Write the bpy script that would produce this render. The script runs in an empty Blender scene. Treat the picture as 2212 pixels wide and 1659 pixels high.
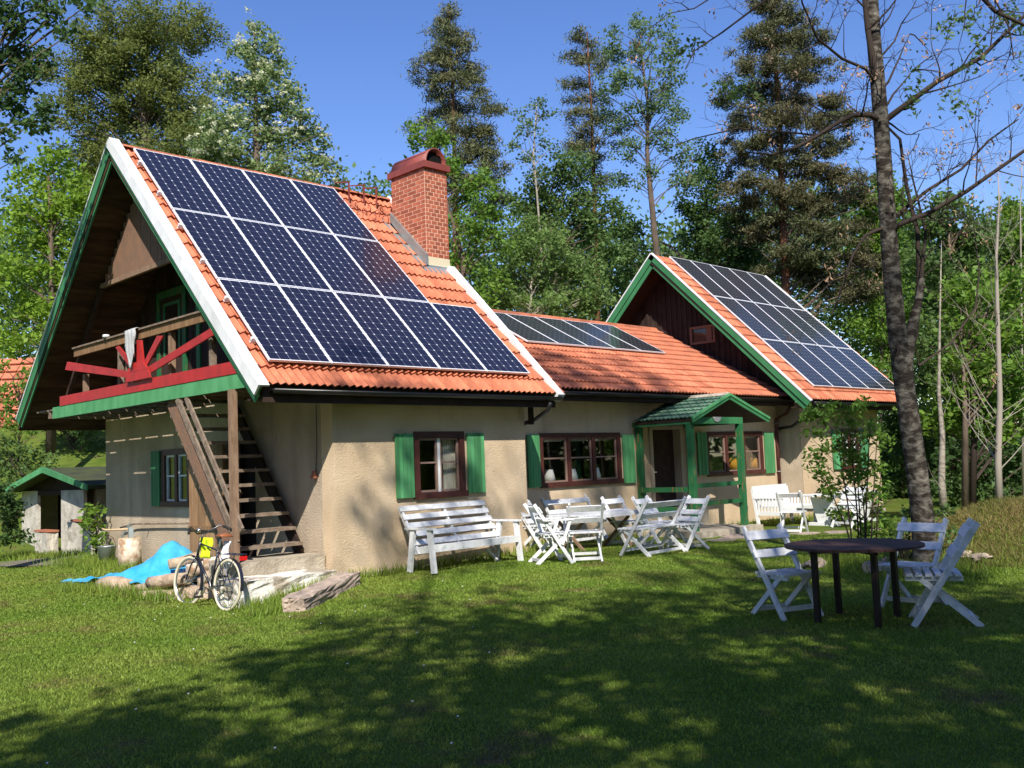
import bpy, math, random
import numpy as np
from mathutils import Vector, Matrix, Quaternion
rng = np.random.default_rng(7); random.seed(7)
D2 = bpy.data; SC = bpy.context.scene; COL = SC.collection
R = math.radians
# ------------------------------------------------------------------ camera
CR = Vector((0.71136, -0.70173, -0.03937)); CU = Vector((-0.02934, -0.08561, 0.9959)); CW = Vector((0.70222, 0.70728, 0.08149))
CP = Vector((0, 0, 1.8)); FPX = 2860.05 * 2212 / 3000
cam = D2.cameras.new('camera'); cam.lens = 34.3206; cam.sensor_width = 36; cam.clip_end = 3000; cam.clip_start = .05
co = D2.objects.new('camera', cam); COL.objects.link(co)
m3 = Matrix((CR, CU, -CW)).transposed(); co.matrix_world = Matrix.Translation(CP) @ m3.to_4x4(); SC.camera = co
# ------------------------------------------------------------------ light
EL = R(42.8); SH = (0.679, 0.734)
SUN = Vector((SH[0]*math.cos(EL), SH[1]*math.cos(EL), -math.sin(EL)))
wd = D2.worlds.new('World'); SC.world = wd; wd.use_nodes = True
nt = wd.node_tree; bg = nt.nodes['Background']; sk = nt.nodes.new('ShaderNodeTexSky'); sk.sky_type = 'NISHITA'
sk.sun_disc = False; sk.sun_elevation = EL; sk.sun_rotation = R(222.8); sk.air_density = 1.0; sk.dust_density = 0.3; sk.ozone_density = 2.2; sk.altitude = 100
hs0 = nt.nodes.new('ShaderNodeHueSaturation'); hs0.inputs['Saturation'].default_value = 1.22; hs0.inputs['Hue'].default_value = .516; nt.links.new(sk.outputs[0], hs0.inputs['Color']); nt.links.new(hs0.outputs[0], bg.inputs[0]); bg.inputs[1].default_value = 0.125
sl = D2.lights.new('sun', 'SUN'); sl.energy = 4.6; sl.angle = R(.53); sl.color = (1, .94, .84)
so = D2.objects.new('sun', sl); COL.objects.link(so); so.rotation_mode = 'QUATERNION'; so.rotation_quaternion = SUN.to_track_quat('-Z', 'Y'); so.location = (0, 0, 30)
SC.view_settings.view_transform = 'Standard'; SC.view_settings.look = 'None'; SC.view_settings.gamma = 1; SC.view_settings.exposure = 0.6
SC.render.engine = 'CYCLES'; SC.cycles.max_bounces = 6; SC.cycles.transparent_max_bounces = 12; SC.cycles.use_denoising = True
# ------------------------------------------------------------------ photo ray helpers: a point of the place at a given distance or on a given plane
def ray(x, y): return CR*((x-1106)/FPX) - CU*((y-829.5)/FPX) + CW
def at(x, y, d): return CP + ray(x, y)*d
def onx(x, y, c): r = ray(x, y); return CP + r*((c-CP.x)/r.x)
def ony(x, y, c): r = ray(x, y); return CP + r*((c-CP.y)/r.y)
def onz(x, y, c): r = ray(x, y); return CP + r*((c-CP.z)/r.z)
# ------------------------------------------------------------------ ground height
GC = np.array([(0,0,.15),(3,3,.15),(-3,3,.15),(9,4.5,.18),(6,11.2,.13),(5.3,12.4,.17),(7.8,11.3,.3),(10,10.9,.33),(11.6,11.3,.34),(12.5,10,.27),(16,10.9,.2),(18.2,11,.17),(25.8,11.5,.12),
 (18.5,10.3,.15),(7.7,19.4,.33),(7.2,17.5,.3),(6.2,14.6,.22),(8.2,22,.2),(7,24,.2),(0,12,.2),(2,20,.25),(12.4,5.2,.2),(24,9,.2),(12,1,.15),(20,2,.15),(14,17,.35),(24,16,.25),(7.6,12,.3),(13.5,7.5,.18),(17.5,12.7,.2)])
def gh(x, y):
    x = np.asarray(x, float); y = np.asarray(y, float); s = 0*x; t = 0*x
    for a, b, z in GC:
        wgt = 1/((x-a)**2+(y-b)**2+.35)**1.6; s = s+wgt*z; t = t+wgt
    g = s/t
    lat = .709*x-.705*y; dep = .705*x+.709*y
    def sst(v): v = np.clip(v, 0, 1); return v*v*(3-2*v)
    g = g+4.2*sst((dep-21.5)/15)*sst((-lat-4.5)/5)+1.2*sst((dep-30)/10)
    mx = (x-14.6)*.709-(y-4.9)*.705; my = (x-14.6)*.705+(y-4.9)*.709
    g = g+.80*np.exp(-((np.maximum(0,-mx)/1.35)**2))*np.exp(-(my/1.5)**2)*np.where(mx > 0, 1, 1)
    return g
def G(x, y): return float(gh(x, y))
# ------------------------------------------------------------------ materials
def mat(name, c, rough=.8, spec=.3, noise=None, bump=0, bscale=60, metal=0, coord='Object', c2=None, nscale=4, stretch=None, detail=6, coat=0, island=0, fac=(.35,.65)):
    m = D2.materials.new(name); m.use_nodes = True; n = m.node_tree; b = n.nodes['Principled BSDF']
    b.inputs['Base Color'].default_value = (*c, 1); b.inputs['Roughness'].default_value = rough; b.inputs['Specular IOR Level'].default_value = spec; b.inputs['Metallic'].default_value = metal; b.inputs['Coat Weight'].default_value = coat
    tc = n.nodes.new('ShaderNodeTexCoord'); mp = n.nodes.new('ShaderNodeMapping'); n.links.new(tc.outputs[coord], mp.inputs[0])
    if stretch: mp.inputs['Scale'].default_value = stretch
    src = None
    if c2:
        t = n.nodes.new('ShaderNodeTexNoise'); t.inputs['Scale'].default_value = nscale; t.inputs['Detail'].default_value = detail; n.links.new(mp.outputs[0], t.inputs[0])
        mr = n.nodes.new('ShaderNodeMapRange'); mr.inputs[1].default_value = fac[0]; mr.inputs[2].default_value = fac[1]; n.links.new(t.outputs[0], mr.inputs[0])
        mx = n.nodes.new('ShaderNodeMix'); mx.data_type = 'RGBA'; mx.inputs[6].default_value = (*c, 1); mx.inputs[7].default_value = (*c2, 1); n.links.new(mr.outputs[0], mx.inputs[0]); src = mx.outputs[2]
    if island:
        gi = n.nodes.new('ShaderNodeNewGeometry' if island != 'obj' else 'ShaderNodeObjectInfo')
        o = gi.outputs['Random Per Island'] if island != 'obj' else gi.outputs['Random']
        hs = n.nodes.new('ShaderNodeHueSaturation'); mr2 = n.nodes.new('ShaderNodeMapRange'); n.links.new(o, mr2.inputs[0])
        mr2.inputs[3].default_value = .72; mr2.inputs[4].default_value = 1.28; n.links.new(mr2.outputs[0], hs.inputs['Value'])
        if src: n.links.new(src, hs.inputs['Color'])
        else: hs.inputs['Color'].default_value = (*c, 1)
        src = hs.outputs[0]
    if src: n.links.new(src, b.inputs['Base Color'])
    if bump:
        t = n.nodes.new('ShaderNodeTexNoise'); t.inputs['Scale'].default_value = bscale; t.inputs['Detail'].default_value = 4; n.links.new(mp.outputs[0], t.inputs[0])
        bp = n.nodes.new('ShaderNodeBump'); bp.inputs['Strength'].default_value = bump; bp.inputs['Distance'].default_value = .02; n.links.new(t.outputs[0], bp.inputs['Height']); n.links.new(bp.outputs[0], b.inputs['Normal'])
    return m
def leafmat(name, c, c2, trans=.35, nscale=.7):
    m = mat(name, c, .55, .25, c2=c2, nscale=nscale, island=1, detail=3); n = m.node_tree; b = n.nodes['Principled BSDF']
    tr = n.nodes.new('ShaderNodeBsdfTranslucent'); mx = n.nodes.new('ShaderNodeMixShader'); mx.inputs[0].default_value = trans
    src = b.inputs['Base Color'].links[0].from_socket
    hs = n.nodes.new('ShaderNodeHueSaturation'); hs.inputs['Value'].default_value = 1.5; hs.inputs['Hue'].default_value = .485; n.links.new(src, hs.inputs['Color']); n.links.new(hs.outputs[0], tr.inputs[0])
    n.links.new(b.outputs[0], mx.inputs[1]); n.links.new(tr.outputs[0], mx.inputs[2]); n.links.new(mx.outputs[0], n.nodes['Material Output'].inputs[0]); return m
M = dict(
 stucco=mat('stucco', (.56,.425,.28), .95, .1, c2=(.66,.52,.36), nscale=1.1, bump=.7, bscale=45),
 stucco_rough=mat('stucco_rough', (.42,.34,.25), .95, .1, c2=(.54,.44,.33), nscale=1.3, bump=1, bscale=40),
 plinth=mat('plinth', (.5,.44,.33), .95, .1, c2=(.64,.6,.5), nscale=4, bump=.8, bscale=30),
 lime=mat('lime', (.36,.31,.24), .95, .1, c2=(.74,.71,.64), nscale=2.6, bump=1, bscale=22, fac=(.42,.52)),
 concrete=mat('concrete', (.34,.29,.22), .95, .1, c2=(.52,.46,.36), nscale=5, bump=.8, bscale=30),
 tile=mat('tile', (.53,.185,.10), .8, .1, c2=(.44,.145,.08), nscale=9, island='obj', bump=.3, bscale=60),
 tile_j=mat('tile_joined', (.53,.18,.095), .8, .1, c2=(.43,.145,.08), nscale=5, bump=.3, bscale=60),
 tile_red=mat('tile_red', (.40,.045,.03), .4, .4),
 green=mat('green_paint', (.035,.165,.062), .6, .3, c2=(.05,.21,.085), nscale=3, stretch=(1,1,.4)),
 shutter=mat('shutter_paint', (.065,.25,.095), .65, .25, c2=(.10,.33,.14), nscale=7, stretch=(1,1,.25), island='obj'),
 porchgreen=mat('worn_green_paint', (.02,.125,.045), .6, .3, c2=(.33,.11,.05), nscale=6, stretch=(5,5,.6), fac=(.60,.68)),
 porchroof=mat('porch_tile_green', (.05,.13,.085), .85, .15, c2=(.14,.22,.15), nscale=10, bump=.4),
 red=mat('red_paint', (.46,.028,.025), .55, .3, c2=(.36,.022,.02), nscale=5),
 white=mat('white_paint', (.80,.80,.80), .5, .3, c2=(.70,.71,.72), nscale=6),
 furn=mat('furniture_white', (.52,.54,.55), .6, .25, c2=(.74,.75,.76), nscale=11, fac=(.3,.5), bump=.15, bscale=50),
 wood=mat('weathered_wood', (.20,.125,.08), .85, .15, c2=(.30,.20,.135), nscale=7, stretch=(3,3,.8), bump=.5, bscale=40),
 woodred=mat('reddish_wood', (.24,.135,.085), .85, .15, c2=(.19,.12,.085), nscale=5, bump=.5, bscale=40),
 woodgrey=mat('grey_wood', (.16,.12,.09), .9, .1, c2=(.27,.21,.16), nscale=9, bump=.6, bscale=40),
 woodbrown=mat('brown_plank', (.22,.12,.06), .8, .2, c2=(.33,.20,.10), nscale=4, stretch=(4,4,.5), bump=.3, island='obj'),
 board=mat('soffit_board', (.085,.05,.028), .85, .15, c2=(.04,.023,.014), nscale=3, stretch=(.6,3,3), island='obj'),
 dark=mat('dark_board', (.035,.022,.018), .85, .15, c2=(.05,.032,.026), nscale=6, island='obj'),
 maroon=mat('window_paint', (.055,.016,.014), .5, .35, c2=(.085,.028,.022), nscale=8),
 sash=mat('sash_paint', (.24,.16,.13), .5, .35),
 black=mat('black_metal', (.012,.012,.013), .35, .5), metal=mat('zinc', (.42,.46,.46), .4, .5, metal=.6, c2=(.34,.38,.37), nscale=5),
 alu=mat('aluminium', (.80,.81,.84), .45, .5, metal=.1), capred=mat('red_sheet_metal', (.20,.045,.035), .5, .3, c2=(.26,.065,.05), nscale=4), soot=mat('soot', (.008,.008,.008), .9, .1),
 brick=mat('brick', (.42,.13,.075), .85, .15, c2=(.36,.105,.06), nscale=14, island='obj', bump=.3), mortar=mat('mortar', (.78,.50,.36), .95, .1, bump=.4), cream=mat('cream_render', (.66,.58,.40), .9, .1, bump=.4),
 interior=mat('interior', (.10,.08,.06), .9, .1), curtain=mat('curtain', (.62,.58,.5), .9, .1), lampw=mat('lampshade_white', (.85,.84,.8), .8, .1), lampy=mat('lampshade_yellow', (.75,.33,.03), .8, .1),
 orange=mat('orange_ceramic', (.6,.16,.04), .5, .4), bark=mat('bark', (.10,.075,.055), .95, .1, c2=(.17,.13,.10), nscale=6, stretch=(1,1,.35), bump=.8, bscale=14),
 ashbark=mat('lichen_bark', (.038,.031,.026), .95, .1, c2=(.25,.225,.185), nscale=8, detail=12, stretch=(1,1,1.5), bump=1, bscale=22, fac=(.44,.74)),
 pinebark=mat('pine_bark', (.20,.085,.045), .95, .1, c2=(.12,.06,.04), nscale=4, bump=.6, bscale=10), palebark=mat('pale_bark', (.42,.38,.31), .9, .1, c2=(.24,.20,.16), nscale=6, stretch=(1,1,3), bump=.4),
 twig=mat('twig', (.055,.042,.035), .9, .1), twigpale=mat('pale_twig', (.34,.30,.25), .9, .1), seed=mat('seed_bunch', (.42,.27,.17), .9, .1, island=1),
 tablewood=mat('dark_table_wood', (.045,.022,.018), .55, .35, c2=(.075,.035,.028), nscale=6, stretch=(1,6,1), bump=.3), tableleg=mat('table_leg', (.022,.011,.010), .5, .35),
 stone=mat('stone', (.24,.19,.16), .95, .1, c2=(.48,.38,.30), nscale=6, bump=1, bscale=14), log=mat('log_bark', (.34,.25,.18), .95, .1, c2=(.50,.39,.28), nscale=8, bump=1, bscale=20), logcut=mat('cut_wood', (.62,.46,.28), .9, .1, c2=(.5,.36,.22), nscale=12), birchlog=mat('birch_log', (.75,.66,.54), .9, .1, c2=(.32,.20,.12), nscale=9, bump=.5),
 tarp=mat('tarp', (.03,.34,.66), .45, .4, c2=(.10,.50,.78), nscale=3, bump=.5, bscale=12), rubber=mat('tyre', (.62,.56,.42), .8, .2), tyreblack=mat('tyre_black', (.02,.02,.02), .7, .3), bikeframe=mat('bike_frame', (.018,.02,.03), .25, .6, coat=.5), chrome=mat('chrome', (.6,.6,.62), .2, .6, metal=.9), saddle=mat('saddle', (.30,.10,.04), .4, .4), hiviz=mat('yellow_cloth', (.62,.75,.03), .8, .1), bagwhite=mat('white_bag', (.8,.8,.82), .8, .1), reflect=mat('reflector_red', (.6,.01,.01), .3, .5),
 towel=mat('towel', (.42,.43,.43), .95, .05, bump=.5, bscale=50), gravel=mat('gravel', (.17,.15,.12), .95, .1, c2=(.26,.23,.19), nscale=60, bump=1, bscale=80), roofing=mat('roofing_felt', (.05,.055,.04), .9, .1, c2=(.07,.085,.035), nscale=3), whitewash=mat('whitewash', (.42,.38,.32), .9, .1, c2=(.60,.56,.49), nscale=4, bump=.8, bscale=18), terracotta=mat('terracotta', (.40,.15,.09), .8, .1), redhouse=mat('falu_red', (.30,.045,.03), .85, .1), plate=mat('porch_plate', (.35,.35,.34), .6, .3),
)
def stain(m, k, sc, c):
    n = m.node_tree; b = n.nodes['Principled BSDF']; src = b.inputs['Base Color'].links[0].from_socket; tc = n.nodes.new('ShaderNodeTexCoord')
    for scale, st_, lo, hi, amt in ((sc, (1, 1, .12), .50, .72, k), (.9, (1, 1, 1), .52, .70, k*.8), (5, (1, 1, 1), .62, .74, k*.7)):
        mp = n.nodes.new('ShaderNodeMapping'); mp.inputs['Scale'].default_value = st_; n.links.new(tc.outputs['Object'], mp.inputs[0]); t = n.nodes.new('ShaderNodeTexNoise'); t.inputs['Scale'].default_value = scale; t.inputs['Detail'].default_value = 7; n.links.new(mp.outputs[0], t.inputs[0])
        mr = n.nodes.new('ShaderNodeMapRange'); mr.inputs[1].default_value = lo; mr.inputs[2].default_value = hi; mr.inputs[4].default_value = amt; n.links.new(t.outputs[0], mr.inputs[0])
        mx = n.nodes.new('ShaderNodeMix'); mx.data_type = 'RGBA'; n.links.new(mr.outputs[0], mx.inputs[0]); n.links.new(src, mx.inputs[6]); mx.inputs[7].default_value = (*c, 1); src = mx.outputs[2]
    n.links.new(src, b.inputs['Base Color'])
stain(M['stucco'], .35, 3.2, (.34,.26,.18)); stain(M['stucco_rough'], .5, 3, (.27,.22,.17)); stain(M['tile'], .55, 2.2, (.22,.10,.07)); stain(M['tile_j'], .55, 2.2, (.22,.10,.07)); stain(M['red'], .4, 5, (.22,.03,.025)); stain(M['white'], .35, 4, (.5,.5,.48)); stain(M['furn'], .3, 9, (.40,.40,.38)); stain(M['brick'], .4, 3, (.2,.07,.05)); stain(M['concrete'], .6, 4, (.2,.17,.13))
# glass: lets sun through, reflects by angle
def glassmat(name, tint, rough=.02, base=.06, scale=1.0):
    m = D2.materials.new(name); m.use_nodes = True; n = m.node_tree; n.nodes.remove(n.nodes['Principled BSDF'])
    t = n.nodes.new('ShaderNodeBsdfTransparent'); t.inputs[0].default_value = (*tint, 1); g = n.nodes.new('ShaderNodeBsdfGlossy'); g.inputs['Roughness'].default_value = rough
    lw = n.nodes.new('ShaderNodeLayerWeight'); lw.inputs[0].default_value = .2; mr = n.nodes.new('ShaderNodeMapRange'); mr.inputs[3].default_value = base; mr.inputs[4].default_value = .45; n.links.new(lw.outputs['Fresnel'], mr.inputs[0])
    mx = n.nodes.new('ShaderNodeMixShader'); n.links.new(mr.outputs[0], mx.inputs[0]); n.links.new(t.outputs[0], mx.inputs[1]); n.links.new(g.outputs[0], mx.inputs[2]); n.links.new(mx.outputs[0], n.nodes['Material Output'].inputs[0]); return m
M['glass'] = glassmat('window_glass', (.96,.97,.96), base=.025)
M['bgrass'] = leafmat('grass_blades', (.15,.245,.03), (.225,.29,.05), .35, .9)
def grassmat():
    m = mat('lawn', (.065,.105,.016), .95, .05, c2=(.12,.155,.028), nscale=2.2, bump=.8, bscale=50, coord='Object'); n = m.node_tree; b = n.nodes['Principled BSDF']
    tc = n.nodes.new('ShaderNodeTexCoord'); t = n.nodes.new('ShaderNodeTexNoise'); t.inputs['Scale'].default_value = 1.3; t.inputs['Detail'].default_value = 7; t.inputs['Roughness'].default_value = .7; n.links.new(tc.outputs['Object'], t.inputs[0])
    mr = n.nodes.new('ShaderNodeMapRange'); mr.inputs[1].default_value = .57; mr.inputs[2].default_value = .68; n.links.new(t.outputs[0], mr.inputs[0])
    src = b.inputs['Base Color'].links[0].from_socket
    mx = n.nodes.new('ShaderNodeMix'); mx.data_type = 'RGBA'; n.links.new(mr.outputs[0], mx.inputs[0]); n.links.new(src, mx.inputs[6]); mx.inputs[7].default_value = (.12,.09,.045, 1); n.links.new(mx.outputs[2], b.inputs['Base Color']); return m
M['lawn'] = grassmat()
def drymix(m, amount):   # blades: dry straw patches over the lawn and on the mound
    n = m.node_tree; hs = [x for x in n.nodes if x.type == 'HUE_SAT' and x.inputs['Value'].is_linked][0]; src = hs.inputs['Color'].links[0].from_socket
    tc = n.nodes.new('ShaderNodeTexCoord'); t = n.nodes.new('ShaderNodeTexNoise'); t.inputs['Scale'].default_value = 1.3; t.inputs['Detail'].default_value = 7; t.inputs['Roughness'].default_value = .7; n.links.new(tc.outputs['Object'], t.inputs[0])
    mr = n.nodes.new('ShaderNodeMapRange'); mr.inputs[1].default_value = .55; mr.inputs[2].default_value = .70; n.links.new(t.outputs[0], mr.inputs[0])
    mx = n.nodes.new('ShaderNodeMix'); mx.data_type = 'RGBA'; n.links.new(mr.outputs[0], mx.inputs[0]); n.links.new(src, mx.inputs[6]); mx.inputs[7].default_value = (.20,.17,.06, 1); n.links.new(mx.outputs[2], hs.inputs['Color'])
drymix(M['bgrass'], 1)
M['dry'] = leafmat('dry_grass', (.26,.20,.075), (.14,.15,.035), .3, .9)
# solar glass: printed cell grid (flat print under the glass)
def panelmat(name, cell, line, spec):
    m = D2.materials.new(name); m.use_nodes = True; n = m.node_tree; b = n.nodes['Principled BSDF']; N = n.nodes.new; L = n.links.new
    tc = N('ShaderNodeTexCoord'); sx = N('ShaderNodeSeparateXYZ'); L(tc.outputs['Object'], sx.inputs[0])
    def mth(op, a, bb=None, c=None):
        k = N('ShaderNodeMath'); k.operation = op
        for i, q in enumerate((a, bb, c)):
            if q is None: continue
            if isinstance(q, (int, float)): k.inputs[i].default_value = q
            else: L(q, k.inputs[i])
        return k.outputs[0]
    def fd(o, pitch, n0): u = mth('DIVIDE', o, pitch); return mth('PINGPONG', mth('ADD', u, n0), .5)
    fu = fd(sx.outputs[0], .1555, 6); fv = fd(sx.outputs[1], .1537, 12)
    dia = mth('LESS_THAN', mth('ADD', fu, fv), .11); ln = mth('MAXIMUM', mth('LESS_THAN', fu, .022), mth('MULTIPLY', mth('LESS_THAN', fv, .016), .45))
    mx = N('ShaderNodeMix'); mx.data_type = 'RGBA'; mx.inputs[6].default_value = (*cell, 1); mx.inputs[7].default_value = (*line, 1); L(ln, mx.inputs[0])
    m2 = N('ShaderNodeMix'); m2.data_type = 'RGBA'; L(dia, m2.inputs[0]); L(mx.outputs[2], m2.inputs[6]); m2.inputs[7].default_value = (.62,.64,.70, 1)
    L(m2.outputs[2], b.inputs['Base Color']); b.inputs['Roughness'].default_value = .3; b.inputs['Specular IOR Level'].default_value = spec; b.inputs['Coat Weight'].default_value = .35; b.inputs['Coat Roughness'].default_value = .06; return m
M['cells'] = panelmat('solar_cells', (.013,.014,.030), (.20,.21,.26), .3); M['cells_dark'] = panelmat('solar_cells_dark', (.018,.019,.022), (.16,.17,.19), .3)
# ------------------------------------------------------------------ mesh helpers
class MB:
    def __init__(s): s.v = []; s.f = []
    def add(s, vs, fs): o = len(s.v); s.v += [tuple(x) for x in vs]; s.f += [tuple(i+o for i in f) for f in fs]
    def box(s, c, d, q=None):
        x, y, z = [k/2 for k in d]; vs = [Vector((a*x, b*y, e*z)) for a in (-1,1) for b in (-1,1) for e in (-1,1)]
        if q is not None: vs = [q @ k for k in vs]
        c = Vector(c); s.add([k+c for k in vs], [(0,1,3,2),(4,6,7,5),(0,4,5,1),(2,3,7,6),(0,2,6,4),(1,5,7,3)]); return s
    def bb(s, a, b): return s.box([(p+q)/2 for p, q in zip(a, b)], [abs(q-p) for p, q in zip(a, b)])
    def bar(s, p, q, w, t, side=(1,0,0)):   # axis p->q, w along side, t across
        p = Vector(p); q = Vector(q); ax = (q-p).normalized(); sd = Vector(side); sd = (sd-ax*sd.dot(ax)).normalized(); up = ax.cross(sd)
        vs = [e+sd*(a*w/2)+up*(b*t/2) for e in (p, q) for a in (-1,1) for b in (-1,1)]
        s.add(vs, [(0,1,3,2),(4,6,7,5),(0,4,5,1),(2,3,7,6),(0,2,6,4),(1,5,7,3)]); return s
    def tube(s, pts, rs, n=6, cap=True):
        pts = [Vector(p) for p in pts]; rs = rs if hasattr(rs, '__len__') else [rs]*len(pts); rings = []; side = None
        for i, p in enumerate(pts):
            t = (pts[min(i+1, len(pts)-1)]-pts[max(i-1, 0)]).normalized()
            if side is None: side = t.orthogonal().normalized()
            else: side = (side-t*side.dot(t)).normalized()
            b = t.cross(side); o = len(s.v)
            for k in range(n): a = 2*math.pi*k/n; s.v.append(tuple(p+(side*math.cos(a)+b*math.sin(a))*rs[i]))
            rings.append(o)
        for a, b in zip(rings, rings[1:]):
            for k in range(n): s.f.append((a+k, a+(k+1) % n, b+(k+1) % n, b+k))
        if cap: s.f.append(tuple(rings[0]+k for k in range(n))[::-1]); s.f.append(tuple(rings[-1]+k for k in range(n)))
        return s
    def ring(s, c, ax, rad, r, n=32, m=6, squash=1):
        c = Vector(c); ax = Vector(ax).normalized(); u = ax.orthogonal().normalized(); w = ax.cross(u); o = len(s.v)
        for i in range(n):
            a = 2*math.pi*i/n; d = u*math.cos(a)+w*math.sin(a)
            for k in range(m): b = 2*math.pi*k/m; s.v.append(tuple(c+d*(rad+r*math.cos(b))+ax*(r*squash*math.sin(b))))
        for i in range(n):
            for k in range(m): s.f.append((o+i*m+k, o+i*m+(k+1) % m, o+((i+1) % n)*m+(k+1) % m, o+((i+1) % n)*m+k))
        return s
    def lathe(s, c, prof, n=16):
        o = len(s.v)
        for rr, z in prof:
            for k in range(n): a = 2*math.pi*k/n; s.v.append((c[0]+rr*math.cos(a), c[1]+rr*math.sin(a), c[2]+z))
        for i in range(len(prof)-1):
            for k in range(n): s.f.append((o+i*n+k, o+i*n+(k+1) % n, o+(i+1)*n+(k+1) % n, o+(i+1)*n+k))
        s.f.append(tuple(o+k for k in range(n))[::-1]); s.f.append(tuple(o+(len(prof)-1)*n+k for k in range(n))); return s
    def prism(s, poly, e):    # polygon (3d points) extruded by vector e
        n = len(poly); poly = [Vector(p) for p in poly]; e = Vector(e); s.add(poly+[p+e for p in poly], [tuple(range(n))[::-1], tuple(range(n, 2*n))]+[(i, (i+1) % n, (i+1) % n+n, i+n) for i in range(n)]); return s
    def mesh(s, name, m):
        me = D2.meshes.new(name); me.from_pydata(s.v, [], s.f); me.update()
        if m: me.materials.append(M[m] if isinstance(m, str) else m)
        return me
    def obj(s, name, m, parent=None, smooth=False):
        me = s.mesh(name, m)
        if smooth: me.polygons.foreach_set('use_smooth', [True]*len(me.polygons))
        import bmesh
        bm = bmesh.new(); bm.from_mesh(me); bmesh.ops.recalc_face_normals(bm, faces=bm.faces); bm.to_mesh(me); bm.free()
        return link(name, me, parent)
def link(name, me, parent=None, mw=None):
    o = D2.objects.new(name, me); COL.objects.link(o)
    if parent is not None: o.parent = parent
    if mw is not None: o.matrix_local = mw
    return o
def tag(o, label=None, cat=None, group=None, kind=None):
    if label: o['label'] = label
    if cat: o['category'] = cat
    if group: o['group'] = group
    if kind: o['kind'] = kind
    return o
def thing(name, label, cat, loc=(0,0,0), rz=0, group=None):
    o = D2.objects.new(name, None); COL.objects.link(o); o.location = loc; o.rotation_euler = (0, 0, rz); o.empty_display_size = .1
    return tag(o, label, cat, group)
def copy_tree(o, parent=None):
    c = o.copy(); COL.objects.link(c); c.parent = parent
    for ch in o.children: copy_tree(ch, c)
    return c
def np_mesh(name, V, F, m, parent=None, smooth=False):     # V (n,3), F (k,s) all faces same size
    me = D2.meshes.new(name); V = np.ascontiguousarray(V, np.float32); F = np.ascontiguousarray(F, np.int32); k, sz = F.shape
    me.vertices.add(len(V)); me.vertices.foreach_set('co', V.ravel()); me.loops.add(k*sz); me.loops.foreach_set('vertex_index', F.ravel())
    me.polygons.add(k); me.polygons.foreach_set('loop_start', np.arange(k, dtype=np.int32)*sz); me.update(); me.materials.append(M[m] if isinstance(m, str) else m)
    if smooth: me.polygons.foreach_set('use_smooth', np.ones(k, bool))
    return link(name, me, parent)
def mslide(o, r): return o
# ------------------------------------------------------------------ sky is the world; ground
def terrain():
    us = np.concatenate([np.linspace(-400, -30, 24), np.linspace(-28, 32, 241), np.linspace(34, 400, 24)]); X, Y = np.meshgrid(us, us, indexing='ij')
    ax = .705*X+.709*Y; Z = gh(X, Y); Z = Z+.012*np.sin(X*2.3+Y)*np.sin(Y*1.9)
    n = len(us); I = np.arange(n*n).reshape(n, n); F = np.stack([I[:-1,:-1], I[1:,:-1], I[1:,1:], I[:-1,1:]], -1).reshape(-1, 4)
    o = np_mesh('ground', np.stack([X, Y, Z], -1).reshape(-1, 3), F, 'lawn', smooth=True); tag(o, 'mown lawn with dry patches running up to the house', kind='structure')
terrain()
# ------------------------------------------------------------------ walls with openings
def wall(name, parent, m, axis, c, th, u0, u1, z0, z1, holes, top=None):
    """axis 'y': wall in the plane y=c, spanning x; axis 'x': plane x=c, spanning y; thickness th inward (+)."""
    us = sorted({u0, u1, *[h[0] for h in holes], *[h[1] for h in holes]}); zs = sorted({z0, z1, *[h[2] for h in holes], *[h[3] for h in holes]})
    b = MB(); P = (lambda u, z, d: (u, c+d, z)) if axis == 'y' else (lambda u, z, d: (c+d, u, z))
    for d in (0, th):
        for i in range(len(us)-1):
            for k in range(len(zs)-1):
                uc = (us[i]+us[i+1])/2; zc = (zs[k]+zs[k+1])/2
                if any(h[0] < uc < h[1] and h[2] < zc < h[3] for h in holes): continue
                b.add([P(us[i], zs[k], d), P(us[i+1], zs[k], d), P(us[i+1], zs[k+1], d), P(us[i], zs[k+1], d)], [(0,1,2,3)])
    for (a, e, f, g) in [(u0, u1, z0, z1)]+list(holes):
        for p, q in (((a,f),(e,f)),((e,f),(e,g)),((e,g),(a,g)),((a,g),(a,f))): b.add([P(*p, 0), P(*q, 0), P(*q, th), P(*p, th)], [(0,1,2,3)])
    return b.obj(name, m, parent)
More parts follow.
